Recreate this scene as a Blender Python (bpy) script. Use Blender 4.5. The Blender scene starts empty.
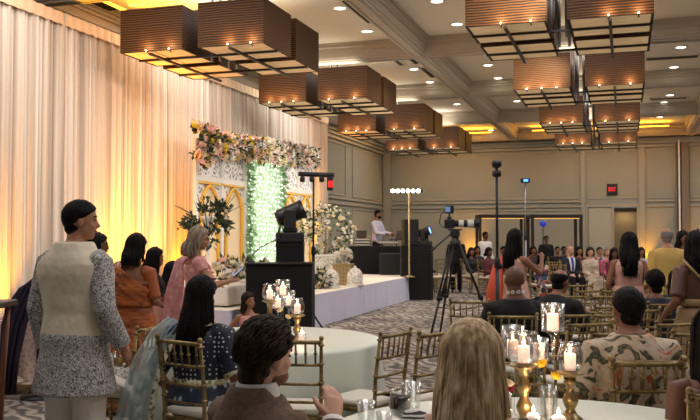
import bpy, bmesh, math, random
from mathutils import Vector, Matrix, noise
R = math.radians
PI = math.pi
S = bpy.context.scene
COL = S.collection
random.seed(7)

# ---------------------------------------------------------------- camera, world, exposure
CAM_H, YAW, PITCH, FOC = 1.55, R(17.92), R(1.74), 850.0
cs, sn = math.cos(YAW), math.sin(YAW)
cd = bpy.data.cameras.new('camera')
cd.sensor_fit = 'HORIZONTAL'; cd.sensor_width = 36.0; cd.lens = FOC / 700 * 36
cd.clip_start = .05; cd.clip_end = 200
cam = bpy.data.objects.new('camera', cd); COL.objects.link(cam)
cam.location = (0, 0, CAM_H); cam.rotation_euler = (PI / 2 + PITCH, 0, YAW)
S.camera = cam
S.view_settings.view_transform = 'Standard'; S.view_settings.look = 'None'
S.view_settings.exposure = 0.32; S.view_settings.gamma = 1.0
S.view_settings.use_curve_mapping = False
wd = bpy.data.worlds.new('world'); S.world = wd; wd.use_nodes = True
wd.node_tree.nodes['Background'].inputs[0].default_value = (.86, .90, 1.0, 1)
wd.node_tree.nodes['Background'].inputs[1].default_value = .17


def lin(c):
    return tuple((v / 255 / 12.92 if v / 255 <= .04045 else ((v / 255 + .055) / 1.055) ** 2.4) for v in c)


def light(kind, name, loc, power, col=(255, 235, 210), size=.1, target=None, cone=None, blend=.5, sizey=None):
    d = bpy.data.lights.new(name, kind); d.energy = power; d.color = lin(col)
    if kind == 'AREA':
        d.size = size
        if sizey: d.shape = 'RECTANGLE'; d.size_y = sizey
    else:
        d.shadow_soft_size = size
    if kind == 'SPOT':
        d.spot_size = R(cone or 60); d.spot_blend = blend
    o = bpy.data.objects.new(name, d); COL.objects.link(o); o.location = loc
    if target is not None:
        o.rotation_euler = (Vector(target) - Vector(loc)).to_track_quat('-Z', 'Y').to_euler()
    return o


def G(px, z, h=0.0):
    """World point straight out through image column px at depth z (metres), at height h."""
    xc = (px - 350) / FOC * z
    return Vector((xc * cs - z * sn, xc * sn + z * cs, h))


def HT(py, z):
    """Height of image row py at depth z."""
    return CAM_H + (236 - py) / FOC * z


# wash on the curtain and the stage from unseen overhead spots that have no built fixtures
for y, p in ((3.4, .9), (5.9, 1.0), (8.4, 1.0), (10.4, 1.0), (13.8, 1.05), (15.2, 1.1)):
    light('SPOT', 'stage_wash', (-.2, y, 4.95), 560 * p, (255, 246, 238), .10, (-8.0, y + 5.0, 2.3), 42, 1.)
# the ceiling's own downlights, one soft source per coffer bay
for x in (-6.4, -.8, 4.6):
    for y in (3.5, 8.6, 13.8, 18.9, 24.0, 29.2):
        light('AREA', 'bay_light', (x, y, 5.46), (88 if y > 6 else 62), (252, 249, 250), 2.2)
# ---------------------------------------------------------------- materials
def mk(name):
    m = bpy.data.materials.new(name); m.use_nodes = True
    nt = m.node_tree
    return m, nt, nt.nodes['Principled BSDF']


def add_bump(nt, b, scale, strength, stretch=(1, 1, 1), dist=.02):
    tc = nt.nodes.new('ShaderNodeTexCoord'); mp = nt.nodes.new('ShaderNodeMapping')
    mp.inputs['Scale'].default_value = stretch
    nz = nt.nodes.new('ShaderNodeTexNoise'); nz.inputs['Scale'].default_value = scale; nz.inputs['Detail'].default_value = 3
    bp = nt.nodes.new('ShaderNodeBump'); bp.inputs['Strength'].default_value = strength; bp.inputs['Distance'].default_value = dist
    L = nt.links.new
    L(tc.outputs['Object'], mp.inputs[0]); L(mp.outputs[0], nz.inputs['Vector']); L(nz.outputs[0], bp.inputs['Height']); L(bp.outputs[0], b.inputs['Normal'])


def plain(name, col, rough=.6, metal=0., bump=None, emit=None, es=1., spec=None, sss=None):
    m, nt, b = mk(name)
    b.inputs['Base Color'].default_value = (*lin(col), 1); b.inputs['Roughness'].default_value = rough; b.inputs['Metallic'].default_value = metal
    if spec is not None: b.inputs['Specular IOR Level'].default_value = spec
    if emit: b.inputs['Emission Color'].default_value = (*lin(emit), 1); b.inputs['Emission Strength'].default_value = es
    if sss:
        b.inputs['Subsurface Weight'].default_value = sss; b.inputs['Subsurface Radius'].default_value = (.03, .02, .015)
    if bump: add_bump(nt, b, *bump)
    return m


def tex(name, stops, kind='noise', scale=8., stretch=(1, 1, 1), rough=.7, metal=0., detail=3., distort=0., const=False, bump=None, feature='F1', coord='Object', rnd=1.):
    """Two or more colours laid out by a procedural texture; stops = [(pos, rgb), ...]."""
    m, nt, b = mk(name); L = nt.links.new
    tc = nt.nodes.new('ShaderNodeTexCoord'); mp = nt.nodes.new('ShaderNodeMapping'); mp.inputs['Scale'].default_value = stretch
    L(tc.outputs[coord], mp.inputs[0])
    if kind == 'noise':
        t = nt.nodes.new('ShaderNodeTexNoise'); t.inputs['Scale'].default_value = scale; t.inputs['Detail'].default_value = detail; t.inputs['Distortion'].default_value = distort; out = t.outputs[0]
    elif kind == 'voronoi':
        t = nt.nodes.new('ShaderNodeTexVoronoi'); t.inputs['Scale'].default_value = scale; t.feature = feature
        t.inputs['Randomness'].default_value = rnd; out = t.outputs['Distance']
    elif kind == 'cell':
        t = nt.nodes.new('ShaderNodeTexVoronoi'); t.inputs['Scale'].default_value = scale; t.inputs['Randomness'].default_value = rnd
        sp = nt.nodes.new('ShaderNodeSeparateColor'); L(t.outputs['Color'], sp.inputs[0]); out = sp.outputs[0]
    else:
        t = nt.nodes.new('ShaderNodeTexWave'); t.inputs['Scale'].default_value = scale; t.inputs['Distortion'].default_value = distort; t.inputs['Detail'].default_value = detail
        t.bands_direction = kind[-1].upper() if kind[-1] in 'xyz' else 'X'; out = t.outputs['Fac']
    L(mp.outputs[0], t.inputs['Vector'])
    cr = nt.nodes.new('ShaderNodeValToRGB'); e = cr.color_ramp.elements
    if const: cr.color_ramp.interpolation = 'CONSTANT'
    while len(e) < len(stops): e.new(.5)
    for q, (p, c) in zip(e, stops): q.position = p; q.color = (*lin(c), 1)
    L(out, cr.inputs[0]); L(cr.outputs[0], b.inputs['Base Color'])
    b.inputs['Roughness'].default_value = rough; b.inputs['Metallic'].default_value = metal
    if bump: add_bump(nt, b, *bump)
    return m


def glassy(name, tint=(255, 255, 255), edge=.55):
    m, nt, b = mk(name); nt.nodes.remove(b); L = nt.links.new
    tr = nt.nodes.new('ShaderNodeBsdfTransparent'); tr.inputs[0].default_value = (*lin(tint), 1)
    gl = nt.nodes.new('ShaderNodeBsdfGlossy'); gl.inputs['Roughness'].default_value = .04
    lw = nt.nodes.new('ShaderNodeLayerWeight'); lw.inputs[0].default_value = edge
    mu = nt.nodes.new('ShaderNodeMath'); mu.operation = 'MULTIPLY_ADD'; mu.inputs[1].default_value = .75; mu.inputs[2].default_value = .05
    mx = nt.nodes.new('ShaderNodeMixShader')
    L(lw.outputs['Facing'], mu.inputs[0]); L(mu.outputs[0], mx.inputs[0]); L(tr.outputs[0], mx.inputs[1]); L(gl.outputs[0], mx.inputs[2])
    L(mx.outputs[0], nt.nodes['Material Output'].inputs[0])
    return m


MT = {}
MT['gold'] = tex('antique gold paint', [(.3, (104, 86, 50)), (.7, (164, 140, 90))], 'noise', 14, rough=.38, metal=.55)
MT['goldmetal'] = tex('aged brass', [(.3, (126, 108, 72)), (.7, (178, 156, 110))], 'noise', 20, rough=.34, metal=.8)
MT['cushion'] = plain('ivory seat cloth', (226, 218, 202), .75, bump=(30, .2))
MT['black'] = plain('black painted metal', (14, 14, 16), .45)
MT['blackcloth'] = plain('black stage cloth', (13, 12, 14), .9, bump=(12, .4, (4, 4, .4)))
MT['blackplastic'] = plain('black plastic', (24, 24, 28), .4)
MT['white'] = plain('white paint', (232, 228, 220), .5)
MT['whitecloth'] = plain('white cloth', (232, 226, 216), .8, bump=(9, .3, (2, 2, .3)))
MT['steel'] = plain('brushed steel', (150, 150, 155), .35, .9)
MT['glass'] = glassy('clear glass', edge=.32)
MT['wax'] = plain('candle wax', (250, 232, 220), .5, sss=.4, emit=(255, 214, 190), es=.5)  # emission paints in the flame's light glowing through the wax
MT['flame'] = plain('candle flame', (255, 220, 160), .5, emit=(255, 226, 180), es=14)
MT['screen'] = plain('lit screen', (40, 60, 90), .3, emit=(150, 180, 230), es=.35)
MT['skin_brown'] = plain('brown skin', (134, 88, 62), .55, bump=(60, .06))
MT['skin_dark'] = plain('deep brown skin', (98, 62, 44), .55, bump=(60, .06))
MT['skin_tan'] = plain('tan skin', (168, 118, 88), .55, bump=(60, .06))
MT['skin_pale'] = plain('pale skin', (208, 158, 132), .55, bump=(60, .06))
MT['hair_black'] = tex('black hair', [(.3, (9, 8, 8)), (.75, (22, 19, 19))], 'noise', 40, (1, 1, .12), rough=.55, bump=(60, .5, (1, 1, .1)))
MT['hair_brown'] = tex('dark brown hair', [(.3, (34, 24, 17)), (.75, (68, 49, 36))], 'noise', 40, (1, 1, .2), rough=.55, bump=(60, .5, (1, 1, .15)))
MT['hair_blonde'] = tex('ash blonde hair', [(.28, (118, 92, 62)), (.5, (186, 156, 114)), (.72, (236, 212, 172))], 'noise', 55, (1, 1, .04), rough=.42)
MT['hair_ash'] = tex('grey blonde hair', [(.3, (96, 84, 70)), (.75, (180, 164, 140))], 'noise', 45, (1, 1, .1), rough=.5)
MT['hair_grey'] = plain('grey hair', (120, 116, 110), .6)
MT['dark'] = plain('dark pupil', (14, 10, 9), .3)
MT['lips'] = plain('lips', (132, 62, 56), .5)
MT['shoe'] = plain('black shoe leather', (16, 14, 14), .35)
MT['leaf'] = tex('green leaves', [(.3, (30, 46, 24)), (.7, (84, 110, 62))], 'noise', 9, rough=.6)
MT['leafdark'] = tex('dark green leaves', [(.3, (22, 34, 20)), (.7, (62, 84, 50))], 'noise', 9, rough=.6)
MT['petal_white'] = plain('white petals', (242, 234, 222), .6)
MT['petal_peach'] = plain('peach petals', (246, 212, 178), .6)
MT['petal_pink'] = plain('pink petals', (242, 202, 194), .6)
MT['petal_yellow'] = plain('yellow petals', (244, 210, 50), .6)
MT['petal_cream'] = plain('cream petals', (244, 226, 186), .6)


# ---------------------------------------------------------------- mesh helpers
def obj(name, bm, mat, parent=None, smooth=True, bevel=None, loc=None, rotz=None, voxel=None, sm=4, sub=0, solid=None):
    me = bpy.data.meshes.new(name); bm.normal_update(); bm.to_mesh(me); bm.free()
    o = bpy.data.objects.new(name, me); COL.objects.link(o)
    for m in (mat if isinstance(mat, (list, tuple)) else [mat]): me.materials.append(m)
    if smooth and not voxel:
        for p in me.polygons: p.use_smooth = True
    if parent: o.parent = parent
    if loc is not None: o.location = loc
    if rotz is not None: o.rotation_euler.z = rotz
    if bevel:
        b = o.modifiers.new('bevel', 'BEVEL'); b.width = bevel; b.segments = 2; b.limit_method = 'ANGLE'; b.angle_limit = R(40)
        b.harden_normals = False
    if solid:
        b = o.modifiers.new('solid', 'SOLIDIFY'); b.thickness = solid; b.offset = 0
    if voxel:
        r = o.modifiers.new('remesh', 'REMESH'); r.mode = 'VOXEL'; r.voxel_size = voxel; r.use_smooth_shade = True
        if sm:
            s = o.modifiers.new('smooth', 'SMOOTH'); s.factor = .5; s.iterations = sm
    if sub:
        s = o.modifiers.new('sub', 'SUBSURF'); s.levels = sub; s.render_levels = sub
    return o


def tag(o, label=None, cat=None, group=None, kind=None):
    if label: o['label'] = label
    if cat: o['category'] = cat
    if group: o['group'] = group
    if kind: o['kind'] = kind
    return o


def thing(name, label, cat, loc=(0, 0, 0), rotz=0., group=None):
    o = bpy.data.objects.new(name, None); COL.objects.link(o); o.empty_display_size = .1
    o.location = loc; o.rotation_euler = (0, 0, rotz)
    return tag(o, label, cat, group)


def struct(name, bm, mat, **k):
    o = obj(name, bm, mat, **k); o['kind'] = 'structure'; return o


def NB(): return bmesh.new()


def box(bm, c, s, rot=None, mi=0):
    c = Vector(c); h = Vector(s) / 2; vs = []
    for x in (-1, 1):
        for y in (-1, 1):
            for z in (-1, 1):
                v = Vector((x * h.x, y * h.y, z * h.z))
                if rot is not None: v = rot @ v
                vs.append(bm.verts.new(c + v))
    for f in ((0, 1, 3, 2), (4, 6, 7, 5), (0, 4, 5, 1), (2, 3, 7, 6), (0, 2, 6, 4), (1, 5, 7, 3)):
        bm.faces.new([vs[i] for i in f]).material_index = mi
    return bm


def loft(bm, secs, n=16, mi=0, cap=True):
    """secs: (centre, axis_a, axis_b) ellipses joined in order."""
    rings = []
    for c, a, b in secs:
        rings.append([bm.verts.new(c + a * math.cos(2 * PI * i / n) + b * math.sin(2 * PI * i / n)) for i in range(n)])
    for r0, r1 in zip(rings, rings[1:]):
        for i in range(n):
            bm.faces.new((r0[i], r0[(i + 1) % n], r1[(i + 1) % n], r1[i])).material_index = mi
    if cap:
        bm.faces.new(rings[0][::-1]).material_index = mi; bm.faces.new(rings[-1]).material_index = mi
    return bm


def tube(bm, pts, rad, n=10, mi=0, flat=1., up=None):
    pts = [Vector(p) for p in pts]
    if not isinstance(rad, (list, tuple)): rad = [rad] * len(pts)
    d0 = (pts[1] - pts[0]).normalized()
    a = (up or Vector((0, 0, 1))).cross(d0)
    if a.length < .05: a = Vector((1, 0, 0)).cross(d0)
    a.normalize(); secs = []
    for i, p in enumerate(pts):
        d = (pts[min(i + 1, len(pts) - 1)] - pts[max(i - 1, 0)])
        if d.length < 1e-7: d = d0.copy()
        d.normalize()
        a = a - d * a.dot(d)
        if a.length < 1e-4: a = d.orthogonal()
        a.normalize(); b = d.cross(a)
        secs.append((p, a * rad[i], b * rad[i] * flat))
    return loft(bm, secs, n, mi)


def ball(bm, c, r, n=14, m=9, rot=None, mi=0):
    if not isinstance(r, (tuple, list, Vector)): r = (r, r, r)
    c = Vector(c)
    def pt(i, j):
        t = PI * j / m; p = 2 * PI * i / n
        v = Vector((r[0] * math.sin(t) * math.cos(p), r[1] * math.sin(t) * math.sin(p), r[2] * math.cos(t)))
        return c + (rot @ v if rot is not None else v)
    top = bm.verts.new(pt(0, 0)); bot = bm.verts.new(pt(0, m))
    rings = [[bm.verts.new(pt(i, j)) for i in range(n)] for j in range(1, m)]
    for i in range(n):
        bm.faces.new((top, rings[0][i], rings[0][(i + 1) % n])).material_index = mi
        bm.faces.new((bot, rings[-1][(i + 1) % n], rings[-1][i])).material_index = mi
        for a, b in zip(rings, rings[1:]):
            bm.faces.new((a[i], b[i], b[(i + 1) % n], a[(i + 1) % n])).material_index = mi
    return bm


def lathe(bm, prof, c=(0, 0, 0), n=24, mi=0, wav=None, cap=False):
    """Profile of (radius, height) turned about the vertical."""
    c = Vector(c); rings = []
    for k, (r, z) in enumerate(prof):
        ring = []
        for i in range(n):
            a = 2 * PI * i / n; q = r
            if wav: q = r * (1 + wav(a, k / (len(prof) - 1)))
            ring.append(bm.verts.new(c + Vector((q * math.cos(a), q * math.sin(a), z))))
        rings.append(ring)
    for a, b in zip(rings, rings[1:]):
        for i in range(n):
            bm.faces.new((a[i], a[(i + 1) % n], b[(i + 1) % n], b[i])).material_index = mi
    if cap and prof[0][0] > 1e-5: bm.faces.new(rings[0][::-1]).material_index = mi
    if cap and prof[-1][0] > 1e-5: bm.faces.new(rings[-1]).material_index = mi
    return bm


def ribbon(bm, path, width, cols=8, wave=.0, waves=3, mi=0):
    """Cloth strip: path = [(point, side_vector)], width list; rippled along its width."""
    rows = []
    for k, (p, s) in enumerate(path):
        p = Vector(p); s = Vector(s).normalized(); w = width[k] if isinstance(width, (list, tuple)) else width
        d = Vector(path[min(k + 1, len(path) - 1)][0]) - Vector(path[max(k - 1, 0)][0])
        nn = s.cross(d).normalized() if d.length > 1e-6 else Vector((0, 0, 1))
        rows.append([bm.verts.new(p + s * w * (j / cols - .5) + nn * wave * math.sin(2 * PI * waves * j / cols + k * .35)) for j in range(cols + 1)])
    for a, b in zip(rows, rows[1:]):
        for j in range(cols):
            bm.faces.new((a[j], a[j + 1], b[j + 1], b[j])).material_index = mi
    return bm


def copy_tree(o, parent=None):
    c = o.copy(); COL.objects.link(c)
    if parent: c.parent = parent
    for ch in [x for x in KIDS.get(o.name, [])]:
        copy_tree(ch, c)
    return c


KIDS = {}


def note_kids(root):
    for o in COL.objects:
        if o.parent is not None:
            l = KIDS.setdefault(o.parent.name, [])
            if o not in l: l.append(o)


for _h in ('hair_black', 'hair_brown', 'hair_blonde', 'hair_ash', 'hair_grey'):
    MT[_h].node_tree.nodes['Principled BSDF'].inputs['Specular IOR Level'].default_value = .12
# ================================================================ THE ROOM
XL, YB, XR = -9.3, 33.0, 13.0
ZB, ZC = 5.15, 5.53           # underside of the ceiling beams, coffer tops

# carpet: broken wavy strokes in greys and beige
m, nt, b = mk('swirled hotel carpet'); L = nt.links.new
tc = nt.nodes.new('ShaderNodeTexCoord'); mp = nt.nodes.new('ShaderNodeMapping'); mp.inputs['Scale'].default_value = (1, 1, 1)
L(tc.outputs['Object'], mp.inputs[0])
w1 = nt.nodes.new('ShaderNodeTexWave'); w1.inputs['Scale'].default_value = 2.6; w1.inputs['Distortion'].default_value = 13; w1.inputs['Detail'].default_value = 2.5; w1.inputs['Detail Scale'].default_value = 1.1; w1.bands_direction = 'DIAGONAL'
n1 = nt.nodes.new('ShaderNodeTexNoise'); n1.inputs['Scale'].default_value = 1.1; n1.inputs['Detail'].default_value = 4
n2 = nt.nodes.new('ShaderNodeTexNoise'); n2.inputs['Scale'].default_value = 9; n2.inputs['Detail'].default_value = 2
for t in (w1, n1, n2): L(mp.outputs[0], t.inputs['Vector'])
r1 = nt.nodes.new('ShaderNodeValToRGB'); e = r1.color_ramp.elements
e[0].position = .34; e[0].color = (*lin((98, 92, 88)), 1); e[1].position = .66; e[1].color = (*lin((180, 172, 162)), 1)
q = e.new(.45); q.color = (*lin((134, 124, 112)), 1)
mixf = nt.nodes.new('ShaderNodeMix'); mixf.data_type = 'FLOAT'; mixf.inputs[0].default_value = .42
L(w1.outputs['Fac'], mixf.inputs[2]); L(n2.outputs[0], mixf.inputs[3]); L(mixf.outputs[0], r1.inputs[0])
r2 = nt.nodes.new('ShaderNodeValToRGB'); e = r2.color_ramp.elements
e[0].position = .42; e[0].color = (.62, .60, .60, 1); e[1].position = .6; e[1].color = (1, .98, .95, 1)
L(n1.outputs[0], r2.inputs[0])
mm = nt.nodes.new('ShaderNodeMix'); mm.data_type = 'RGBA'; mm.blend_type = 'MULTIPLY'; mm.inputs[0].default_value = 1
L(r1.outputs[0], mm.inputs[6]); L(r2.outputs[0], mm.inputs[7]); L(mm.outputs[2], b.inputs['Base Color']); b.inputs['Roughness'].default_value = .95
MT['carpet'] = m
bm = NB(); box(bm, ((XL + XR) / 2, 14, -.1), (XR - XL, 42, .2)); struct('floor', bm, MT['carpet'], smooth=False)

MT['wall'] = tex('beige wall covering', [(.35, (146, 146, 131)), (.65, (152, 152, 137))], 'noise', 30, (1, 1, 1), rough=.75)
MT['trimw'] = plain('wall moulding paint', (156, 153, 136), .5)
MT['ceil'] = plain('ceiling paint', (220, 212, 194), .85)
MT['beam'] = plain('beam paint', (186, 174, 156), .7)
MT['dooropen'] = plain('dim corridor wall', (150, 134, 108), .8)

bm = NB(); box(bm, (XL - .1, 14, ZC / 2), (.2, 42, ZC)); struct('wall_left', bm, MT['wall'], smooth=False)
bm = NB(); box(bm, (XR + .1, 14, ZC / 2), (.2, 42, ZC)); struct('wall_right', bm, MT['wall'], smooth=False)
# back wall with one doorway opening beside the closed door leaf
bw = NB()
zd = 2.62
def bx_x(px): return G(px, YB / cs).x if False else None
def xb(px):                                   # x on the back wall seen at image column px
    t = (px - 350) / FOC
    # point (x, YB): xc = x cs + YB sn ; z = -x sn + YB cs
    return YB * (t * cs - sn) / (cs + t * sn)
xd0, xd1, xd2 = xb(588), xb(613), xb(637)
box(bw, ((XL + xd0) / 2, YB + .1, ZC / 2), (xd0 - XL, .2, ZC))
box(bw, ((xd2 + XR) / 2, YB + .1, ZC / 2), (XR - xd2, .2, ZC))
box(bw, ((xd0 + xd2) / 2, YB + .1, (ZC + zd) / 2), (xd2 - xd0, .2, ZC - zd))
struct('wall_back', bw, MT['wall'], smooth=False)
bm = NB(); box(bm, ((xd0 + xd2) / 2, YB + 1.2, zd / 2), (xd2 - xd0 + .6, .1, zd)); struct('wall_corridor', bm, MT['dooropen'], smooth=False)
bm = NB(); box(bm, ((xd0 + xd1) / 2, YB + .03, zd / 2), (xd1 - xd0 - .03, .06, zd - .02)); d1 = struct('door_1', bm, plain('cream door paint', (172, 168, 150), .5), smooth=False, bevel=.01)
bm = NB(); tube(bm, [(xd1 - .16, YB - .02, 1.0), (xd1 - .16, YB - .06, 1.0), (xd1 - .3, YB - .06, 1.0)], .014); obj('door_handle', bm, MT['steel'], d1)
bm = NB()
for x in (xd0 - .05, xd1, xd2 + .05): box(bm, (x, YB - .02, zd / 2), (.1, .06, zd))
box(bm, ((xd0 + xd2) / 2, YB - .02, zd + .05), (xd2 - xd0 + .2, .06, .1))
struct('trim_1', bm, MT['trimw'], smooth=False, bevel=.008)
light('AREA', 'corridor_light', ((xd1 + xd2) / 2, YB + .7, 2.5), 6, (255, 226, 180), .5)

# panel mouldings, chair rail and pilasters on the back wall
bm = NB()
zr = HT(204, 31.5)
def rect(bm, x0, x1, z0, z1, y=YB - .015, t=.05):
    for z in (z0, z1): box(bm, ((x0 + x1) / 2, y, z), (x1 - x0, .03, t))
    for x in (x0, x1): box(bm, (x, y, (z0 + z1) / 2), (t, .03, z1 - z0))
edges = [384, 432, 581, 640, 676]
pil = [xb(581), xb(642), xb(677)]
xs = [XL + .35, xb(445) , xb(512), xb(577)]
rect(bm, XL + .45, xb(578), zr + .22, 4.72)
rect(bm, XL + .45, xb(578), .35, zr - .22)
rect(bm, xb(586), xb(639), zr + .22, 4.72)
rect(bm, xb(646), xb(675), zr + .22, 4.72); rect(bm, xb(646), xb(675), .35, zr - .1)
rect(bm, xb(691), xb(740), zr + .22, 4.72); rect(bm, xb(691), xb(740), .35, zr - .1)
struct('trim_2', bm, MT['trimw'], smooth=False)
bm = NB()
for z, h in ((zr + .09, .05), (zr - .09, .05)):
    box(bm, ((XL + xd0) / 2, YB - .03, z), (xd0 - XL - .1, .06, h))
    box(bm, ((xd2 + .1 + XR) / 2, YB - .03, z), (XR - xd2 - .1, .06, h))
struct('trim_3', bm, MT['trimw'], smooth=False)
for i, (x, w) in enumerate(((xb(583.5), .16), (xb(642.5), .2), (XL + .2, .3))):
    bm = NB(); box(bm, (x, YB - .04, (ZB) / 2), (w, .08, ZB)); struct('trim_%d' % (4 + i), bm, MT['trimw'], smooth=False, bevel=.01)
# folding-wall pocket: a thin pale post with darker strips beside it
bm = NB(); box(bm, (xb(679.5), YB - .1, ZB / 2), (.06, .2, ZB)); struct('trim_7', bm, plain('pale post', (226, 222, 214), .4), smooth=False)
bm = NB(); box(bm, (xb(685.5), YB - .08, ZB / 2), (.24, .16, ZB)); box(bm, (xb(676.5), YB - .06, ZB / 2), (.06, .12, ZB)); struct('trim_8', bm, plain('post shadow gap paint', (120, 108, 90), .6), smooth=False)
# crown moulding
bm = NB()
for k, (d, z) in enumerate(((.10, 4.86), (.18, 4.98), (.28, 5.08))):
    box(bm, ((XL + XR) / 2, YB - d / 2, z), (XR - XL, d, .1)); box(bm, (XL + d / 2, 14, z), (d, 42, .1))
struct('trim_9', bm, MT['trimw'], smooth=False)
bm = NB(); box(bm, ((XL + xd0 - .1) / 2, YB - .015, .09), (xd0 - .1 - XL, .03, .18)); box(bm, ((xd2 + .1 + XR) / 2, YB - .015, .09), (XR - xd2 - .1, .03, .18)); struct('baseboard_back', bm, MT['trimw'], smooth=False)
bm = NB()
for y0 in (24.5, 28.9):
    for z0, z1 in ((zr + .22, 4.72), (.35, zr - .22)):
        for z in (z0, z1): box(bm, (XL + .015, y0 + 1.9, z), (.03, 3.6, .05))
        for y in (y0 + .1, y0 + 3.7): box(bm, (XL + .015, y, (z0 + z1) / 2), (.03, .05, z1 - z0))
for z in (zr + .09, zr - .09): box(bm, (XL + .03, 14, z), (.06, 42, .05))
struct('trim_10', bm, MT['trimw'], smooth=False)

# ceiling: coffers between stepped beams
bm = NB(); box(bm, ((XL + XR) / 2, 14, ZC + .1), (XR - XL + .4, 42.4, .2)); struct('ceiling', bm, MT['ceil'], smooth=False)
steps = [(.06, 5.165), (.062, 5.15), (.10, 5.15), (.102, 5.185), (.15, 5.185), (.152, 5.23), (.175, 5.23), (.177, 5.37), (.20, 5.37), (.202, 5.42), (.235, 5.44), (.237, 5.49), (.27, 5.49), (.272, ZC + .02)]
def beam_long(x, k=1.):
    bm = NB()
    prof = [(-w * k, z) for w, z in reversed(steps)] + [(w * k, z) for w, z in steps]
    f0 = [bm.verts.new((x + dx, -7, z)) for dx, z in prof]; f1 = [bm.verts.new((x + dx, YB, z)) for dx, z in prof]
    for i in range(len(prof) - 1): bm.faces.new((f0[i], f0[i + 1], f1[i + 1], f1[i]))
    return bm
def beam_cross(y, k=1.):
    bm = NB()
    prof = [(-w * k, z + .004) for w, z in reversed(steps)] + [(w * k, z + .004) for w, z in steps]
    f0 = [bm.verts.new((XL, y + dx, z)) for dx, z in prof]; f1 = [bm.verts.new((XR, y + dx, z)) for dx, z in prof]
    for i in range(len(prof) - 1): bm.faces.new((f0[i], f0[i + 1], f1[i + 1], f1[i]))
    return bm
nb = 11
for x in (-8.9, -3.95, 2.25, 7.6):
    struct('trim_%d' % nb, beam_long(x), MT['beam'], smooth=False); nb += 1
for y in (.7, 5.9, 11.1, 16.75, 21.9, 27.1, 32.4):
    struct('trim_%d' % nb, beam_cross(y), MT['beam'], smooth=False); nb += 1

# warm cove light in the last bay and over the near curtain
MT['cove'] = plain('amber cove lamp', (255, 190, 60), .5, emit=(255, 176, 40), es=5)
for i, (x0, x1, y) in enumerate(((-3.2, 1.5, 31.6), (3.0, 6.9, 31.6), (-8.2, -4.7, 31.6))):
    bm = NB(); box(bm, ((x0 + x1) / 2, y, 5.40), (x1 - x0, .05, .03))
    tag(obj('cove_lamp', bm, MT['cove'], smooth=False), ('amber cove lamp strip along the back wall over the far chandeliers', 'amber cove lamp strip by the right end of the back wall', 'amber cove lamp strip by the back left corner')[i], 'cove light', 'amber cove lamps')
    light('AREA', 'cove_glow', ((x0 + x1) / 2, y - .12, 5.36), 62, (255, 176, 40), x1 - x0, ((x0 + x1) / 2, y - .9, 6.2), sizey=.1)
bm = NB(); box(bm, (-8.1, 12.7, 5.40), (.05, 2.6, .03)); tag(obj('cove_lamp', bm, MT['cove'], smooth=False), 'amber cove lamp strip in the ceiling above the near end of the curtain', 'cove light', 'amber cove lamps')
light('AREA', 'cove_glow', (-7.9, 12.7, 5.36), 26, (255, 176, 40), .1, (-7.2, 12.7, 6.2), sizey=2.6)


def on_plane(px, py, z):
    d = Vector((-sn * math.cos(PITCH), cs * math.cos(PITCH), math.sin(PITCH))); r = Vector((cs, sn, 0)); u = r.cross(d)
    v = d + r * ((px - 350) / FOC) + u * ((210 - py) / FOC)
    return Vector((0, 0, CAM_H)) + v * ((z - CAM_H) / v.z)


# recessed downlights
MT['lens'] = plain('downlight lens', (255, 250, 240), .4, emit=(255, 244, 224), es=6)
bm = NB(); lathe(bm, [(.10, -.012), (.135, -.012), (.14, 0), (.10, .0)], n=24); dl = thing('downlight', 'round recessed white downlight in the coffered ceiling', 'ceiling light', group='recessed ceiling downlights')
obj('rim', bm, MT['white'], dl)
bm = NB(); lathe(bm, [(.0, -.004), (.10, -.006), (.10, 0)], n=24); obj('lens', bm, MT['lens'], dl)
note_kids(dl)
pos = [(340, 8), (367, 31), (457, 24), (437, 1), (414, 69), (430, 82), (488, 65), (498, 78), (457, 104), (517, 101), (467, 112), (491, 130), (681, 47), (674, 67), (670, 95), (664, 102), (660, 117), (350, 60), (448, 116)]
for i, (px, py) in enumerate(pos):
    o = dl if i == 0 else copy_tree(dl)
    p = on_plane(px, py, ZC); o.location = (p.x, p.y, ZC)

# slot vents and square grilles
MT['ventdark'] = plain('dark vent slot', (34, 30, 26), .8)
def vent(x, y, lx, ly, label, slats=3):
    t = thing('ceiling_vent', label, 'vent', (x, y, ZC), 0, 'ceiling air vents')
    bm = NB(); box(bm, (0, 0, -.006), (lx, ly, .012)); obj('backing', bm, MT['ventdark'], t, smooth=False)
    bm = NB(); w = .03
    for s in (-1, 1): box(bm, (s * lx / 2, 0, -.012), (w, ly + w, .024)); box(bm, (0, s * ly / 2, -.012), (lx, w, .024))
    obj('frame', bm, MT['ceil'], t, smooth=False)
    bm = NB()
    for k in range(slats):
        if lx > ly: box(bm, (0, ly * ((k + 1) / (slats + 1) - .5), -.014), (lx, .012, .02))
        else: box(bm, (lx * ((k + 1) / (slats + 1) - .5), 0, -.014), (.012, ly, .02))
    obj('slat', bm, plain('vent slat', (92, 84, 72), .6), t, smooth=False)
    return t
for i, (px, py, lx, ly, lab) in enumerate((
        (358, 11, .16, 1.6, 'long slot vent in the nearest left ceiling bay'), (411, 58, .16, 1.2, 'slot vent just beyond the first cross beam'),
        (428, 72, .16, 1.3, 'second slot vent beyond the first cross beam'), (396, 60, .14, 1.1, 'short slot vent left of the middle beam'),
        (90, 6, 1.0, .7, 'dark square air grille above the near curtain'), (187, 15, 1.1, .7, 'dark air grille above the left chandeliers'),
        (679, 40, 1.1, .35, 'dark air grille near the right edge of the ceiling, nearer one'), (672, 57, 1.1, .35, 'dark air grille near the right edge of the ceiling, farther one'),
        (512, 122, .16, 1.2, 'slot vent in the far ceiling bay'), (490, 100, .16, 1.0, 'slot vent between the middle and far ceiling bays'), (668, 98, 1.0, .3, 'air grille beyond the second cross beam at right'))):
    p = on_plane(px, py, ZC); vent(p.x, p.y, lx, ly, lab)
p = on_plane(475, 83, ZC)
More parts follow.
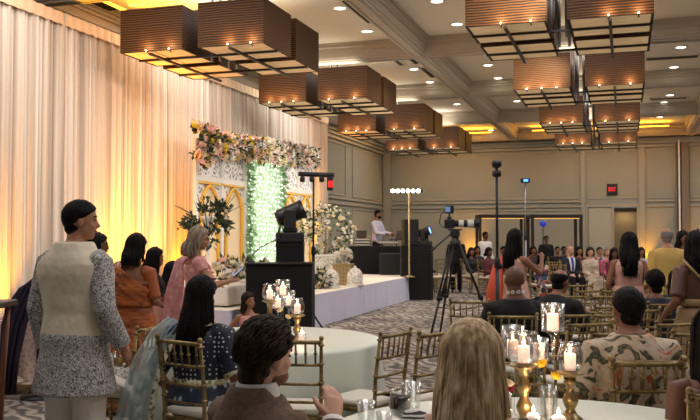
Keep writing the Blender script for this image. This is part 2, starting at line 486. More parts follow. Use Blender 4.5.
sp = thing('ceiling_speaker', 'round ceiling speaker coloured as warmly lit beside the middle beam', 'speaker', (p.x, p.y, ZC))
bm = NB(); lathe(bm, [(0, -.05), (.24, -.03), (.3, 0)], n=28); obj('grille', bm, plain('warm lit grille', (196, 140, 104), .5), sp)  # reddish warm light is put into the grille colour
bm = NB(); lathe(bm, [(.29, -.005), (.34, -.01), (.35, 0)], n=28); obj('rim', bm, MT['ceil'], sp)

# EXIT sign
p = G(612.5, 31.0)
es = thing('exit_sign', 'black exit sign with glowing red letters high above the back doors', 'sign', (xb(612.5), YB, HT(189, 31.2)))
bm = NB(); box(bm, (0, -.05, 0), (.38, .1, .40)); obj('sign_box', bm, MT['black'], es, smooth=False, bevel=.01)
cu = bpy.data.curves.new('exit_text', 'FONT'); cu.body = 'EXIT'; cu.size = .145; cu.align_x = 'CENTER'; cu.align_y = 'CENTER'; cu.extrude = .004; cu.offset = -.001
to = bpy.data.objects.new('lettering', cu); COL.objects.link(to); to.parent = es; to.location = (0, -.103, -.01); to.rotation_euler = (PI / 2, 0, 0); to.scale = (.86, 1.5, 1)
cu.materials.append(plain('red exit letters', (255, 40, 50), .5, emit=(255, 30, 44), es=1.3))
bpy.context.view_layer.update()
_me = bpy.data.meshes.new_from_object(to.evaluated_get(bpy.context.evaluated_depsgraph_get()))
_t2 = bpy.data.objects.new('letters', _me); COL.objects.link(_t2); _t2.parent = es; _t2.location = to.location; _t2.rotation_euler = to.rotation_euler; _t2.scale = to.scale
bpy.data.objects.remove(to)

# ---------------------------------------------------------------- curtain
XC, CT = -8.0, 4.86
MT['drape'] = tex('sheer drape', [(.3, (166, 150, 134)), (.5, (208, 194, 176)), (.72, (236, 226, 212))], 'noise', 1.6, (1, 12, .04), rough=.85)
cur = thing('stage_curtain', 'tall pale pleated drape hung along the whole left wall', 'curtain', (0, 0, 0))
bm = NB(); y = 4.0; rows = []
zs = [.02, .25, 1.2, 2.5, 3.8, 4.7, CT]
ph = 0.
while y < 22.65:
    step = .012
    ph += step * (62 + 26 * noise.noise(Vector((y * .9, 3, 1))))
    amp = .036 + .016 * noise.noise(Vector((y * 1.7, 0, 5)))
    col = []
    for k, z in enumerate(zs):
        sway = .03 * noise.noise(Vector((y * 2.2, z * .25, 9)))
        f = 1.0 if z < 4.6 else .6
        col.append(bm.verts.new((XC + f * amp * math.sin(ph) + .6 * amp * math.sin(ph * .37 + 1) + sway, y, z)))
    rows.append(col); y += step
for a, b in zip(rows, rows[1:]):
    for k in range(len(zs) - 1): bm.faces.new((a[k], b[k], b[k + 1], a[k + 1]))
obj('drape', bm, MT['drape'], cur)
bm = NB(); tube(bm, [(XC, 4.0, CT), (XC, 22.65, CT)], .03); obj('rod', bm, MT['steel'], cur)
bm = NB(); yy = 4.0; rr = []
while yy < 22.65:
    a = .05 + .012 * math.sin(yy * 31)
    rr.append([bm.verts.new((XC + a, yy, z)) for z in (CT - .16, CT + .02)]); yy += .03
for a, b in zip(rr, rr[1:]): bm.faces.new((a[0], b[0], b[1], a[1]))
obj('header_band', bm, plain('drape header', (226, 196, 160), .8), cur)

# uplights standing at the foot of the curtain and the back wall
MT['amberlens'] = plain('amber lamp lens', (255, 180, 60), .3, emit=(255, 170, 40), es=8)
def uplight(x, y, label, power, tgt, cone=70, z=0.):
    t = thing('uplight', label, 'uplight', (x, y, z), 0, 'amber uplights')
    bm = NB(); lathe(bm, [(.10, 0), (.10, .02), (.085, .03), (.085, .2), (.095, .22), (.08, .22), (.08, .20)], n=20); obj('housing', bm, MT['black'], t)
    bm = NB(); lathe(bm, [(0, .205), (.08, .205)], n=20); obj('lens', bm, MT['amberlens'], t)
    light('SPOT', 'uplight_beam', (x, y, z + .26), power, (255, 168, 30), .05, tgt, cone, .9)
def yc(px, D=7.7):
    z = D * FOC / (cs * (625 - px)); return (z - D * sn) / cs
for px, p, lab in ((-8, 190, 'amber uplight at the near end of the curtain'), (14, 160, 'amber uplight behind the cloth covered side table'), (112, 170, 'amber uplight behind the woman in the orange sari'), (133, 170, 'amber uplight behind the dark haired guests by the curtain'), (160, 100, 'amber uplight left of the stage platform'), (186, 80, 'amber uplight at the left foot of the floral backdrop'), (318, 200, 'amber uplight at the right end of the curtain')):
    y = yc(px); uplight(-7.72, y, lab, p * (1.2 if px < 50 else 4.6), (-8.05, y, 1.9), 75)
for px, p, lab in ((473, 150, 'amber uplight against the back wall behind the camera tripod'), (644, 120, 'amber uplight against the back wall right of the doors'), (690, 90, 'amber uplight against the back wall near the right end')):
    uplight(xb(px), YB - .35, lab, p * 2.0, (xb(px), YB, 2.0), 60)
# ================================================================ CHANDELIERS
MT['veneer'] = tex('striped walnut veneer', [(.1, (34, 21, 10)), (.5, (74, 48, 25)), (.9, (106, 72, 38))], 'wavez', 9, (.35, .35, 1), rough=.55, detail=3, distort=3.0)
MT['veneer'].node_tree.nodes['Principled BSDF'].inputs['Specular IOR Level'].default_value = .2
MT['darkwood'] = plain('dark bronze bar', (44, 34, 28), .4, .3)
MT['diffuser'] = tex('cream fabric diffuser', [(.3, (206, 176, 132)), (.7, (236, 212, 172))], 'noise', 3, (1, 4, 1), rough=.8)
_b = MT['diffuser'].node_tree.nodes['Principled BSDF']; _b.inputs['Emission Color'].default_value = (*lin((255, 216, 160)), 1); _b.inputs['Emission Strength'].default_value = .15
MT['bulb'] = plain('small halogen bulb', (255, 230, 190), .4, emit=(255, 214, 160), es=12)
CW, CGX, CGY, CHH = 1.045, .26, .20, .655
def chandelier(x0, y0, label, z=4.3):
    """2 x 2 open boxes with fabric bottoms on a bronze frame; x0, y0 = nearest left corner."""
    w2 = CW + CGX / 2
    t = thing('box_chandelier', label, 'chandelier', (x0 + w2, y0 + CW + CGY / 2, z), 0, 'wooden box chandeliers')
    for i in (-1, 1):
        for j in (-1, 1):
            cx, cy = i * (CW + CGX) / 2, j * (CW + CGY) / 2; h = CW / 2; th = .03
            bm = NB()
            for s in (-1, 1):
                box(bm, (cx + s * (h - th / 2), cy, CHH / 2), (th, CW, CHH)); box(bm, (cx, cy + s * (h - th / 2), CHH / 2), (CW - 2 * th, th, CHH))
            sh = obj('box_shade', bm, MT['veneer'], t, smooth=False)
            bm = NB(); box(bm, (cx, cy, .012), (CW - 2 * th - .01, CW - 2 * th - .01, .012)); obj('diffuser', bm, MT['diffuser'], sh, smooth=False)
    for i in (-1, 1):
        bm = NB(); box(bm, (i * (CW + CGX) / 2, 0, -.045), (.04, 2 * CW + CGY + .06, .035)); obj('frame_bar', bm, MT['darkwood'], t, smooth=False)
    for j in (-1, 1):
        bm = NB(); box(bm, (0, j * (CW + CGY) / 2, -.015), (2 * CW + CGX - .02, .04, .03)); obj('frame_bar', bm, MT['darkwood'], t, smooth=False)
    for i in (-1, 1):
        for j in (-1, 1):
            bm = NB(); tube(bm, [(i * .07, j * .3, -.03), (i * .07, j * .3, ZC - z)], .022, 8); obj('rod', bm, MT['steel'], t)
    bm = NB(); box(bm, (0, 0, ZC - z - .03), (.5, .9, .06)); obj('canopy', bm, MT['darkwood'], t, smooth=False)
    light('AREA', 'box_uplight', t.location + Vector((0, 0, CHH + .12)), 30, (255, 246, 230), 1.6, t.location + Vector((0, 0, 9)))
    for i in (-1, 1):
        for dx in ((-.02, .34) if i > 0 else (-.05, .33)) if y0 < 12 else ((-.27, .27) if i > 0 else (-.27, 0, .27)):
            bx, by = i * (CW + CGX) / 2 + dx, -(2 * CW + CGY) / 2 - .045
            bm = NB(); ball(bm, (bx, by, .006), .012, 8, 6); obj('bulb', bm, MT['bulb'], t)
            bm = NB(); tube(bm, [(bx, by, .0), (bx, by + .07, -.03)], .01, 6); obj('bulb_arm', bm, MT['darkwood'], t)
            light('POINT', 'bulb_light', t.location + Vector((bx, by - .05, .07)), 2.2, (255, 204, 150), .02)
for k, y0 in enumerate((11.06, 16.16, 21.27, 26.06)):
    w = ('nearest', 'second nearest', 'third from the camera', 'farthest')[k]
    chandelier(-7.22, y0, 'walnut box chandelier over the stage side, %s in the curtain row' % w)
    chandelier(-1.98, y0, 'walnut box chandelier over the guest seating, %s in that row' % w)

# ================================================================ STAGE
ST = .56
MT['skirt'] = plain('lavender white stage skirt', (212, 212, 232), .75, bump=(5, .5, (3, 3, .4)))
MT['stagetop'] = plain('cream stage floor', (236, 228, 212), .6)
x_f, y_n, y_f, x_b = -5.0, 10.3, 21.0, -7.35
stg = thing('stage_platform', 'low white skirted stage platform along the curtain', 'stage', (0, 0, 0))
bm = NB(); box(bm, ((x_f + x_b) / 2, (y_n + y_f) / 2, ST - .04), (x_f - x_b, y_f - y_n, .08)); obj('deck', bm, MT['stagetop'], stg, smooth=False, bevel=.02)
bm = NB(); rows = []
path = [(XC + .6, y_n)]
def skirt_path():
    pts = []
    x = x_b + .02
    while x < x_f: pts.append((x, y_n, 0, -1)); x += .03
    y = y_n
    while y < y_f: pts.append((x_f, y, 1, 0)); y += .03
    x = x_f
    while x > x_b + .02: pts.append((x, y_f, 0, 1)); x -= .03
    return pts
for k, (x, y, nx, ny) in enumerate(skirt_path()):
    a = .02 * noise.noise(Vector((k * .11, 0, 0))) + .012 * math.sin(k * .9) + .02
    rows.append([bm.verts.new((x + nx * a * q, y + ny * a * q, z)) for q, z in ((.4, ST - .005), (.6, ST - .12), (1, .25), (1.6, .005))])
for a, b in zip(rows, rows[1:]):
    for k in range(3): bm.faces.new((a[k], b[k], b[k + 1], a[k + 1]))
obj('skirt', bm, MT['skirt'], stg)

# white cloth bench at the near end of the stage with flowers on it
bq = G(229, 12.2)
bench = thing('stage_bench', 'low bench under a white cloth on the near end of the stage', 'bench', (-5.85, 11.5, ST), 0)
bm = NB(); box(bm, (0, 0, .16), (1.3, 1.7, .28)); obj('cloth_cover', bm, MT['whitecloth'], bench, smooth=False, bevel=.04)
bm = NB()
for sx in (-1, 1):
    for sy in (-1, 1): box(bm, (sx * .55, sy * .75, .01), (.08, .08, .02))
obj('feet', bm, MT['black'], bench, smooth=False)

# ---------------------------------------------------------------- flowers
def petal_rose(bm, c, r, up=Vector((0, 0, 1)), layers=3, mi=0):
    """A rose: nested rings of cupped petals."""
    up = up.normalized(); a = up.orthogonal().normalized(); b = up.cross(a); c = Vector(c)
    ball(bm, c + up * r * .15, r * .32, 6, 5, mi=mi)
    for l in range(layers):
        n = 3 + l * 2; rad = r * (.3 + .7 * l / max(1, layers - 1)); hgt = r * (.95 - .25 * l / max(1, layers - 1))
        for k in range(n):
            t = 2 * PI * k / n + l * .6; w = PI / n * 1.25; rows = []
            for q, (rr, hh) in enumerate(((.25, -.2), (.75, .1), (1.0, 1.0))):
                rows.append([bm.verts.new(c + (a * math.cos(t + s * w * (.6 if q == 2 else 1)) + b * math.sin(t + s * w * (.6 if q == 2 else 1))) * rad * rr * (1 if s == 0 else .93) + up * hgt * hh * (1 if s == 0 else .9)) for s in (-1, 0, 1)])
            for p0, p1 in zip(rows, rows[1:]):
                for s in range(2): bm.faces.new((p0[s], p0[s + 1], p1[s + 1], p1[s])).material_index = mi


def leaf(bm, p, d, l, w, mi=0):
    d = Vector(d).normalized(); s = d.orthogonal().normalized()
    s = Matrix.Rotation(random.uniform(0, 6.28), 3, d) @ s; n = d.cross(s); p = Vector(p)
    v = [bm.verts.new(q) for q in (p, p + d * l * .4 + s * w + n * w * .3, p + d * l, p + d * l * .4 - s * w + n * w * .3, p + d * l * .45 - n * w * .1)]
    for i, j in ((0, 1), (1, 2), (2, 3), (3, 0)): bm.faces.new((v[i], v[j], v[4])).material_index = mi


ROSE = {}
def rose_mesh(mat):
    if mat not in ROSE:
        bm = NB(); petal_rose(bm, (0, 0, 0), 1.0); me = bpy.data.meshes.new('blossom'); bm.to_mesh(me); bm.free(); me.materials.append(MT[mat]); ROSE[mat] = me
    return ROSE[mat]


def arrangement(root, pts, mats, rad, leafmat, nleaf, leaf_l, spread, parts=90):
    """Foliage plus blossoms: the first `parts` blossoms are parts, the rest one loose mass."""
    bm = NB()
    for i in range(nleaf):
        p, n = random.choice(pts); d = (n + Vector((random.uniform(-1, 1), random.uniform(-1, 1), random.uniform(-1, 1)))).normalized()
        leaf(bm, p + d * random.uniform(-.5, .6) * spread, d, leaf_l * random.uniform(.7, 1.4), leaf_l * .26)
    f = obj('foliage', bm, MT[leafmat], root); f['kind'] = 'stuff'
    extra = {}
    for i, (p, n) in enumerate(pts):
        mt = mats(i) if callable(mats) else random.choice(mats)
        d = (n + Vector((random.uniform(-.5, .5), random.uniform(-.5, .5), random.uniform(-.3, .6)))).normalized()
        r = rad * random.uniform(.7, 1.25); pp = p + d * spread * random.uniform(.3, .8)
        if i < parts:
            o = bpy.data.objects.new('blossom', rose_mesh(mt)); COL.objects.link(o); o.parent = root
            o.matrix_local = Matrix.Translation(pp) @ d.to_track_quat('Z', 'Y').to_matrix().to_4x4() @ Matrix.Scale(r, 4)
        else:
            petal_rose(extra.setdefault(mt, NB()), pp, r, d, 2)
    if extra:
        bm = NB(); ms = []
        for k, (mt, b2) in enumerate(extra.items()):
            ms.append(MT[mt]); me = bpy.data.meshes.new('tmp'); b2.to_mesh(me); b2.free()
            n0 = len(bm.faces); bm.from_mesh(me); bm.faces.ensure_lookup_table()
            for fc in bm.faces[n0:]: fc.material_index = k
            bpy.data.meshes.remove(me)
        o = obj('blossoms', bm, ms, root); o['kind'] = 'stuff'


# ---------------------------------------------------------------- floral backdrop
XBK = -7.2
def ybk(px): return yc(px, -XBK)
yb0, yb1, yb2, yb3 = ybk(194), ybk(243), ybk(281), ybk(311)
HB = 2.72
MT['lattice'] = tex('pierced white lattice', [(.0, (150, 142, 140)), (.38, (164, 156, 152)), (.46, (250, 247, 244))], 'voronoi', 15, rough=.6, feature='F1')
MT['archgold'] = plain('golden arch lining', (238, 184, 60), .5)
MT['archin'] = plain('pale arch infill', (240, 218, 178), .7)
back = thing('floral_backdrop', 'white lattice wedding backdrop with golden arches and a lit green centre', 'backdrop', (XBK, (yb0 + yb3) / 2, ST))
ym = (yb0 + yb3) / 2
def arch_pts(yc_, w, z0, z1, n=8):
    pts = [(yc_ - w, z0), (yc_ - w, z0 + (z1 - z0) * .76)]
    for k in range(1, n): t = k / n; pts.append((yc_ - w * math.cos(t * PI / 2) , z0 + (z1 - z0) * (.76 + .24 * (.75 * math.sin(t * PI / 2) + .25 * t * t))))
    pts.append((yc_, z1))
    return pts + [(2 * yc_ - a, b) for a, b in reversed(pts[:-1])]
for (a, b2, gold) in ((yb0, yb1, True), (yb2, yb3, True)):
    bm = NB(); box(bm, (0, (a + b2) / 2 - ym, HB / 2), (.03, b2 - a, HB)); pn = obj('lattice_panel', bm, MT['lattice'], back, smooth=False)
    bm = NB()
    for y in (a, (a + b2) / 2, b2): box(bm, (.03, y - ym, HB / 2), (.07, .10, HB))
    for z in (.05, HB * .74, HB - .05): box(bm, (.03, (a + b2) / 2 - ym, z), (.065, b2 - a, .11))
    obj('panel_frame', bm, MT['white'], back, smooth=False, bevel=.01)
    wd_ = (b2 - a) / 2
    for q in (.5, 1.5):
        yy = a + wd_ * q - ym; pts = arch_pts(yy, wd_ * .34, .12, HB * .70)
        bm = NB(); v = [bm.verts.new((.022, p[0], p[1])) for p in pts]; bm.faces.new(v); obj('arch_infill', bm, MT['archin'], back, smooth=False)
        bm = NB(); tube(bm, [(.05, p[0], p[1]) for p in pts], .032, 6); obj('arch_lining', bm, MT['archgold'], back)
        pts2 = arch_pts(yy, wd_ * .42, .12, HB * .655)
    bm = NB(); box(bm, (.05, (a + b2) / 2 - ym, HB * .715), (.03, b2 - a - .1, .04)); obj('gold_rail', bm, MT['archgold'], back, smooth=False)
MT['greenlit'] = tex('green lit foliage cloth', [(.25, (150, 180, 142)), (.5, (190, 212, 180)), (.75, (228, 240, 222))], 'noise', 12, (1, 1, .5), rough=.8, bump=(25, .6))
bm = NB(); rows = []; y = yb1 + .05
while y < yb2 - .03:
    rows.append([bm.verts.new((.02 + .03 * math.sin(y * 40) + .02 * noise.noise(Vector((y * 5, z * 2, 0))), y - ym, z)) for z in (0, .5, 1, 1.4, 1.8, 2.2, 2.6, HB)]); y += .03
for a, b2 in zip(rows, rows[1:]):
    for k in range(7): bm.faces.new((a[k], b2[k], b2[k + 1], a[k + 1]))
obj('leaf_curtain', bm, MT['greenlit'], back)
bm = NB(); random.seed(3)
MT['fairy'] = plain('fairy light bulb', (240, 255, 236), .4, emit=(232, 255, 226), es=1.3)
for i in range(17):
    y = yb1 + .12 + (yb2 - yb1 - .24) * i / 16 - ym
    for k in range(28):
        ball(bm, (.09 + random.uniform(-.02, .02), y + random.uniform(-.06, .06), .05 + k * .098 + random.uniform(-.03, .03)), .017, 5, 4)
o = obj('fairy_lights', bm, MT['fairy'], back); o['kind'] = 'stuff'
for z in (.8, 1.7, 2.6):
    light('AREA', 'fairy_glow', (XBK + .55, (yb1 + yb2) / 2, ST + z), 2.0, (240, 255, 236), .9, (XBK, (yb1 + yb2) / 2, ST + z))
# side leaf strips on the lit curtain
bm = NB()
for i in range(500):
    y = random.choice((yb1 + .1, yb2 - .1)) + random.gauss(0, .08) - ym
    leaf(bm, (.08, y, random.uniform(.1, HB)), (random.uniform(.2, 1), random.uniform(-1, 1), random.uniform(-1, .4)), .12, .03)
f = obj('side_leaves', bm, plain('pale green leaves', (130, 168, 118), .6), back); f['kind'] = 'stuff'

random.seed(5)
gar = thing('flower_garland', 'thick flower garland across the top of the white backdrop', 'garland', (XBK + .12, ym, ST + HB))
pts = []
L0 = ybk(184) - ym; L1 = ybk(309) - ym
for i in range(640):
    t = random.random(); y = L0 + (L1 - L0) * t
    fat = .19 if t > .12 else .27
    a = random.uniform(0, 2 * PI); q = random.uniform(.5, 1)
    p = Vector((abs(math.cos(a)) * fat * .6 * q, y, math.sin(a) * fat * q - .12 + .26 * t))
    pts.append((p, Vector((.6 + abs(math.cos(a)), random.uniform(-.4, .4), math.sin(a)))))
for i in range(12):                                  # the hanging tail at the near corner
    pts.append((Vector((.1, L0 + random.uniform(-.05, .35), -random.uniform(.2, .55))), Vector((1, 0, -.3))))
pts.sort(key=lambda q: q[0].y)
near = [q for q in pts]; random.shuffle(near)
def gcol(i):
    y = near[i][0].y; t = (y - L0) / (L1 - L0)
    if t < .18: return random.choice(['petal_pink', 'petal_pink', 'petal_peach', 'petal_cream', 'petal_yellow', 'leafdark'])
    if t < .5: return random.choice(['petal_cream', 'petal_peach', 'petal_yellow', 'petal_white', 'petal_pink'])
    return random.choice(['petal_white', 'petal_cream', 'petal_white', 'petal_pink'])
arrangement(gar, near, gcol, .068, 'leafdark', 2000, .115, .09)

def bush(name, label, cat, loc, pts, mats, rad, lm, nl, ll, spread, parts=60, group=None):
    t = thing(name, label, cat, loc, 0, group); arrangement(t, pts, mats, rad, lm, nl, ll, spread, parts); return t
def blob_pts(n, rx, ry, rz, cz=0.):
    o = []
    for i in range(n):
        v = Vector((random.gauss(0, 1), random.gauss(0, 1), random.gauss(0, 1))).normalized(); q = random.uniform(.55, 1)
        o.append((Vector((v.x * rx * q, v.y * ry * q, v.z * rz * q + cz)), v))
    return o
# tall greenery on a white stand left of the backdrop
zq = 13.4; p = G(208, zq)
fs = thing('flower_stand', 'slim white stand holding tall greenery left of the backdrop', 'stand', (p.x, p.y, ST))
bm = NB(); lathe(bm, [(.16, 0), (.16, .03), (.03, .05), (.025, 1.15), (.10, 1.25), (.12, 1.3), (0, 1.3)], n=20); obj('pedestal', bm, MT['white'], fs)
t = bush('greenery_arrangement', 'tall dark greenery with white flowers standing before the left arches', 'flower arrangement', (p.x, p.y, HT(222, zq)), blob_pts(30, .36, .36, .30), ['petal_white', 'petal_cream', 'leafdark', 'leafdark'], .035, 'leafdark', 520, .10, .2, 30)
bm = NB()
for i in range(16):
    a = random.uniform(0, 6.28); q = random.uniform(.2, .55); tube(bm, [(0, 0, -.25), (math.cos(a) * q * .5, math.sin(a) * q * .5, .12), (math.cos(a) * q, math.sin(a) * q, random.uniform(.2, .46))], [.01, .007, .004], 5)
obj('stems', bm, MT['leafdark'], t)
# low flowers on the bench
t = bush('flower_row', 'low row of white and blush flowers on the white cloth bench', 'flower arrangement', (-5.7, 11.5, ST + .32), [(Vector((random.uniform(-.4, .5), random.uniform(-.8, .8), random.uniform(0, .26))), Vector((random.uniform(-.3, 1), random.uniform(-1, 1), 1))) for i in range(70)], ['petal_white', 'petal_white', 'petal_cream', 'petal_pink'], .07, 'leaf', 260, .13, .08, 70)
# decorations at the far half of the stage
zq = 18.8; p = G(322, zq)
t = bush('blossom_tree', 'large airy arrangement of white blossoms and pale leaves on the stage', 'flower arrangement', (p.x, p.y + .3, HT(232, zq)), blob_pts(110, .62, .62, .62), ['petal_white', 'petal_white', 'petal_cream'], .055, 'leaf', 900, .085, .16, 90)
bm = NB(); tube(bm, [(0, 0, ST - HT(232, zq) + .001), (0, 0, .1)], .04); obj('trunk', bm, plain('pale branch', (150, 130, 100), .8), t)
MT['carved'] = tex('carved white stone', [(.3, (190, 180, 164)), (.6, (238, 232, 222))], 'voronoi', 22, rough=.7, bump=(18, .8))
p = G(325, 17.6)
t = thing('carved_stone', 'carved white stone block leaning by the blossoms on the stage', 'ornament', (p.x, p.y, ST), YAW + .3)
bm = NB(); box(bm, (0, 0, .29), (.44, .14, .56)); obj('slab', bm, MT['carved'], t, smooth=False, bevel=.03)
bm = NB(); box(bm, (0, 0, .02), (.52, .24, .05)); box(bm, (0, 0, .58), (.5, .18, .04)); obj('ledge', bm, MT['white'], t, smooth=False, bevel=.01)
p = G(343.5, 17.2)
t = thing('lattice_lantern', 'square gilded lattice lantern on the stage edge side', 'lantern', (p.x, p.y, ST), YAW - .2)
bm = NB()
for k in range(6):
    q = -.17 + .34 * k / 5
    for s in (-1, 1):
        box(bm, (q, s * .17, .2), (.018, .012, .4)); box(bm, (s * .17, q, .2), (.012, .018, .4))
        z = .02 + .36 * k / 5; box(bm, (0, s * .17, z), (.35, .014, .016)); box(bm, (s * .17, 0, z), (.014, .35, .016))
obj('lattice', bm, plain('gilded lattice', (176, 152, 104), .45, .3), t, smooth=False)
bm = NB(); box(bm, (0, 0, .41), (.38, .38, .03)); box(bm, (0, 0, .01), (.38, .38, .02)); obj('plates', bm, plain('gilded plate', (168, 146, 102), .45, .3), t, smooth=False)
bm = NB(); box(bm, (0, 0, .2), (.3, .3, .36)); obj('liner', bm, plain('pale paper liner', (206, 190, 160), .8), t, smooth=False)
p = G(344.5, 17.2)
t = bush('hydrangea', 'round white hydrangea head resting on the lattice lantern', 'flower', (p.x, p.y, ST + .43 + .15), blob_pts(36, .12, .12, .1), ['petal_white'], .06, 'leaf', 40, .1, .05, 36)
for px, zq, s, lab in ((355, 16.9, 1.0, 'white carved rounded lamp right of the lattice lantern'), (331, 16.2, .95, 'white carved rounded lamp left of the lattice lantern')):
    p = G(px, zq); t = thing('carved_lamp', lab, 'ornament', (p.x, p.y, ST), 0)
    bm = NB(); lathe(bm, [(0, 0), (.15, 0), (.15, .05), (.16, .18), (.14, .26), (.09, .33), (0, .37)], n=20); obj('body', bm, MT['carved'], t)
    bm = NB(); ball(bm, (0, 0, .37), .03); obj('finial', bm, MT['white'], t)
    bm = NB(); lathe(bm, [(.16, -.0), (.175, .0), (.175, .04), (.16, .04)], n=20); obj('plinth', bm, MT['white'], t)
p = G(320, 16.0)
t = bush('flower_posy', 'small white and green posy on the stage floor by the black stand', 'flower arrangement', (p.x, p.y, ST + .16), blob_pts(30, .2, .2, .13), ['petal_white', 'petal_cream'], .055, 'leafdark', 150, .13, .06, 30)

# ---------------------------------------------------------------- black lectern block, pedestal, moving head
z0 = 11.15; p = G(279, z0)
t = thing('lectern', 'wide black cloth covered lectern block in front of the stage', 'lectern', (p.x, p.y, 0), YAW)
zt = HT(265, z0); wl = 66 / FOC * z0
bm = NB(); box(bm, (0, .25, zt / 2), (wl, .5, zt)); obj('body', bm, MT['blackcloth'], t, smooth=False, bevel=.01)
bm = NB(); box(bm, (0, .25, zt + .012), (wl + .04, .54, .024)); obj('top', bm, MT['black'], t, smooth=False, bevel=.005)
xm = (249 - 279) / FOC * z0
mic = thing('gooseneck_microphone', 'thin black gooseneck microphone curving over the black lectern', 'microphone', t.matrix_basis @ Vector((xm, .25, zt + .024)), YAW)
bm = NB(); lathe(bm, [(.05, 0), (.05, .02), (.02, .03), (0, .03)], n=16); obj('base', bm, MT['black'], mic)
bm = NB(); tube(bm, [(0, 0, .02), (.02, 0, .1), (.12, 0, .2), (.26, 0, .27), (.40, 0, .33), (.42, 0, .33)], [.008] * 4 + [.007, .007], 6); obj('gooseneck', bm, MT['black'], mic)
bm = NB(); tube(bm, [(.40, 0, .33), (.37, 0, .40), (.39, 0, .5)], [.014, .016, .012], 8); obj('capsule', bm, MT['black'], mic)

def moving_head(px, py_base, zc, s, rotz, label, tilt):
    p = G(px, zc); b = HT(py_base, zc)
    t = thing('moving_head_light', label, 'stage light', (p.x, p.y, b), rotz)
    bm = NB(); box(bm, (0, 0, .07 * s), (.42 * s, .38 * s, .14 * s)); obj('base', bm, MT['blackplastic'], t, smooth=False, bevel=.02 * s)
    bm = NB(); box(bm, (.05 * s, -.195 * s, .075 * s), (.05 * s, .01, .04 * s)); obj('display', bm, plain('blue display', (60, 100, 220), .3, emit=(60, 110, 255), es=3), t, smooth=False)
    bm = NB(); box(bm, (0, 0, .17 * s), (.34 * s, .2 * s, .06 * s))
    for q in (-1, 1): box(bm, (q * .155 * s, 0, .31 * s), (.045 * s, .16 * s, .28 * s))
    obj('yoke', bm, MT['blackplastic'], t, smooth=False, bevel=.02 * s)
    R3 = Matrix.Rotation(tilt, 3, 'X')
    bm = NB(); prof = [(.0, -.2), (.08, -.2), (.115, -.15), (.12, 0), (.125, .14), (.135, .2), (.12, .2), (.115, .185)]
    lathe(bm, [(a * s, q * s) for a, q in prof], n=24)
    for v in bm.verts: v.co = R3 @ v.co + Vector((0, 0, .39 * s))
    h = obj('lamp_head', bm, MT['blackplastic'], t)
    bm = NB(); lathe(bm, [(0, .192 * s), (.112 * s, .18 * s)], n=24)
    for v in bm.verts: v.co = R3 @ v.co + Vector((0, 0, .39 * s))
    obj('lens', bm, plain('blue white lens', (150, 190, 255), .2, emit=(120, 175, 255), es=2.2), h)
    return t
z1 = 12.05; p = G(290.5, z1); zt2 = HT(243, z1)
t = thing('light_pedestal', 'tall black cloth covered pedestal behind the black lectern', 'pedestal', (p.x, p.y, 0), YAW)
bm = NB(); box(bm, (0, 0, zt2 / 2), (.38, .38, zt2)); obj('body', bm, MT['blackcloth'], t, smooth=False, bevel=.01)
bm = NB(); box(bm, (0, 0, zt2 - .02), (.39, .39, .05)); obj('top', bm, MT['black'], t, smooth=False, bevel=.005)
moving_head(290, 243, 12.05, 1.05, YAW - 1.5, 'large black moving head stage light on the tall pedestal', -R(68))

def light_stand(px, zc, top, label, base=0., feet=True, col='black', foot_r=.45):
    p = G(px, zc); t = thing('light_stand', label, 'stand', (p.x, p.y, base), YAW)
    h = top - base
    bm = NB(); tube(bm, [(0, 0, .12), (0, 0, h * .55)], .022, 10); tube(bm, [(0, 0, h * .5), (0, 0, h)], .015, 10); obj('pole', bm, MT[col], t)
    bm = NB(); lathe(bm, [(.03, h * .52), (.035, h * .53), (.035, h * .56), (.02, h * .57)], n=14); obj('collar', bm, MT['black'], t)
    if feet:
        for k in range(3):
            a = k * 2 * PI / 3 + .4
            bm = NB(); tube(bm, [(0, 0, .42), (math.cos(a) * foot_r, math.sin(a) * foot_r, .012)], .013, 8); tube(bm, [(0, 0, .16), (math.cos(a) * foot_r * .5, math.sin(a) * foot_r * .5, .21)], .008, 6); obj('leg', bm, MT[col], t)
    return t
zs = 12.3
top = HT(174, zs); t = light_stand(313.5, zs, top, 'tall black T bar lighting stand beside the black lectern', foot_r=.28)
bm = NB(); tube(bm, [(-.22, 0, top), (.30, 0, top - .02)], .035, 8); obj('cross_bar', bm, MT['black'], t)
for k, dx in enumerate((-.16, -.02, .12)):
    bm = NB(); lathe(bm, [(0, -.04), (.035, -.04), (.04, .02), (.02, .05), (0, .05)], c=(dx, -.03, top - .08), n=12); obj('par_lamp', bm, MT['black'], t)
bm = NB(); box(bm, (.24, 0, top - .14), (.09, .08, .2)); obj('end_clamp', bm, MT['black'], t, smooth=False, bevel=.01)
bm = NB(); box(bm, (.25, -.045, top - .15), (.07, .012, .09)); obj('red_lamp', bm, plain('red lamp', (220, 30, 30), .4, emit=(255, 30, 30), es=1.2), t, smooth=False)

# gold stand with a bright LED bar at the far stage corner
zl = 20.4; top = HT(192, zl); p = G(409, zl)
t = thing('led_stand', 'gold pole with a bright white LED bar at the far stage corner', 'stage light', (p.x, p.y, ST), YAW)
h = top - ST
bm = NB(); lathe(bm, [(.14, 0), (.14, .02), (.03, .05), (.022, .06), (.022, h), (0, h)], n=18); obj('pole', bm, MT['goldmetal'], t)
bm = NB(); box(bm, (-.06, 0, h + .02), (.78, .06, .07)); obj('bar', bm, MT['black'], t, smooth=False, bevel=.01)
MT['led'] = plain('white LED', (255, 255, 255), .3, emit=(255, 250, 244), es=11)
for k in range(6):
    bm = NB(); ball(bm, (-.40 + k * .125, -.045, h + .02), (.045, .025, .045), 10, 8); obj('led_lamp', bm, MT['led'], t)
light('AREA', 'led_bar_light', t.matrix_basis @ Vector((-.06, -.15, h + .02)), 30, (255, 246, 238), .8, (-5.5, 12, .5), sizey=.08)

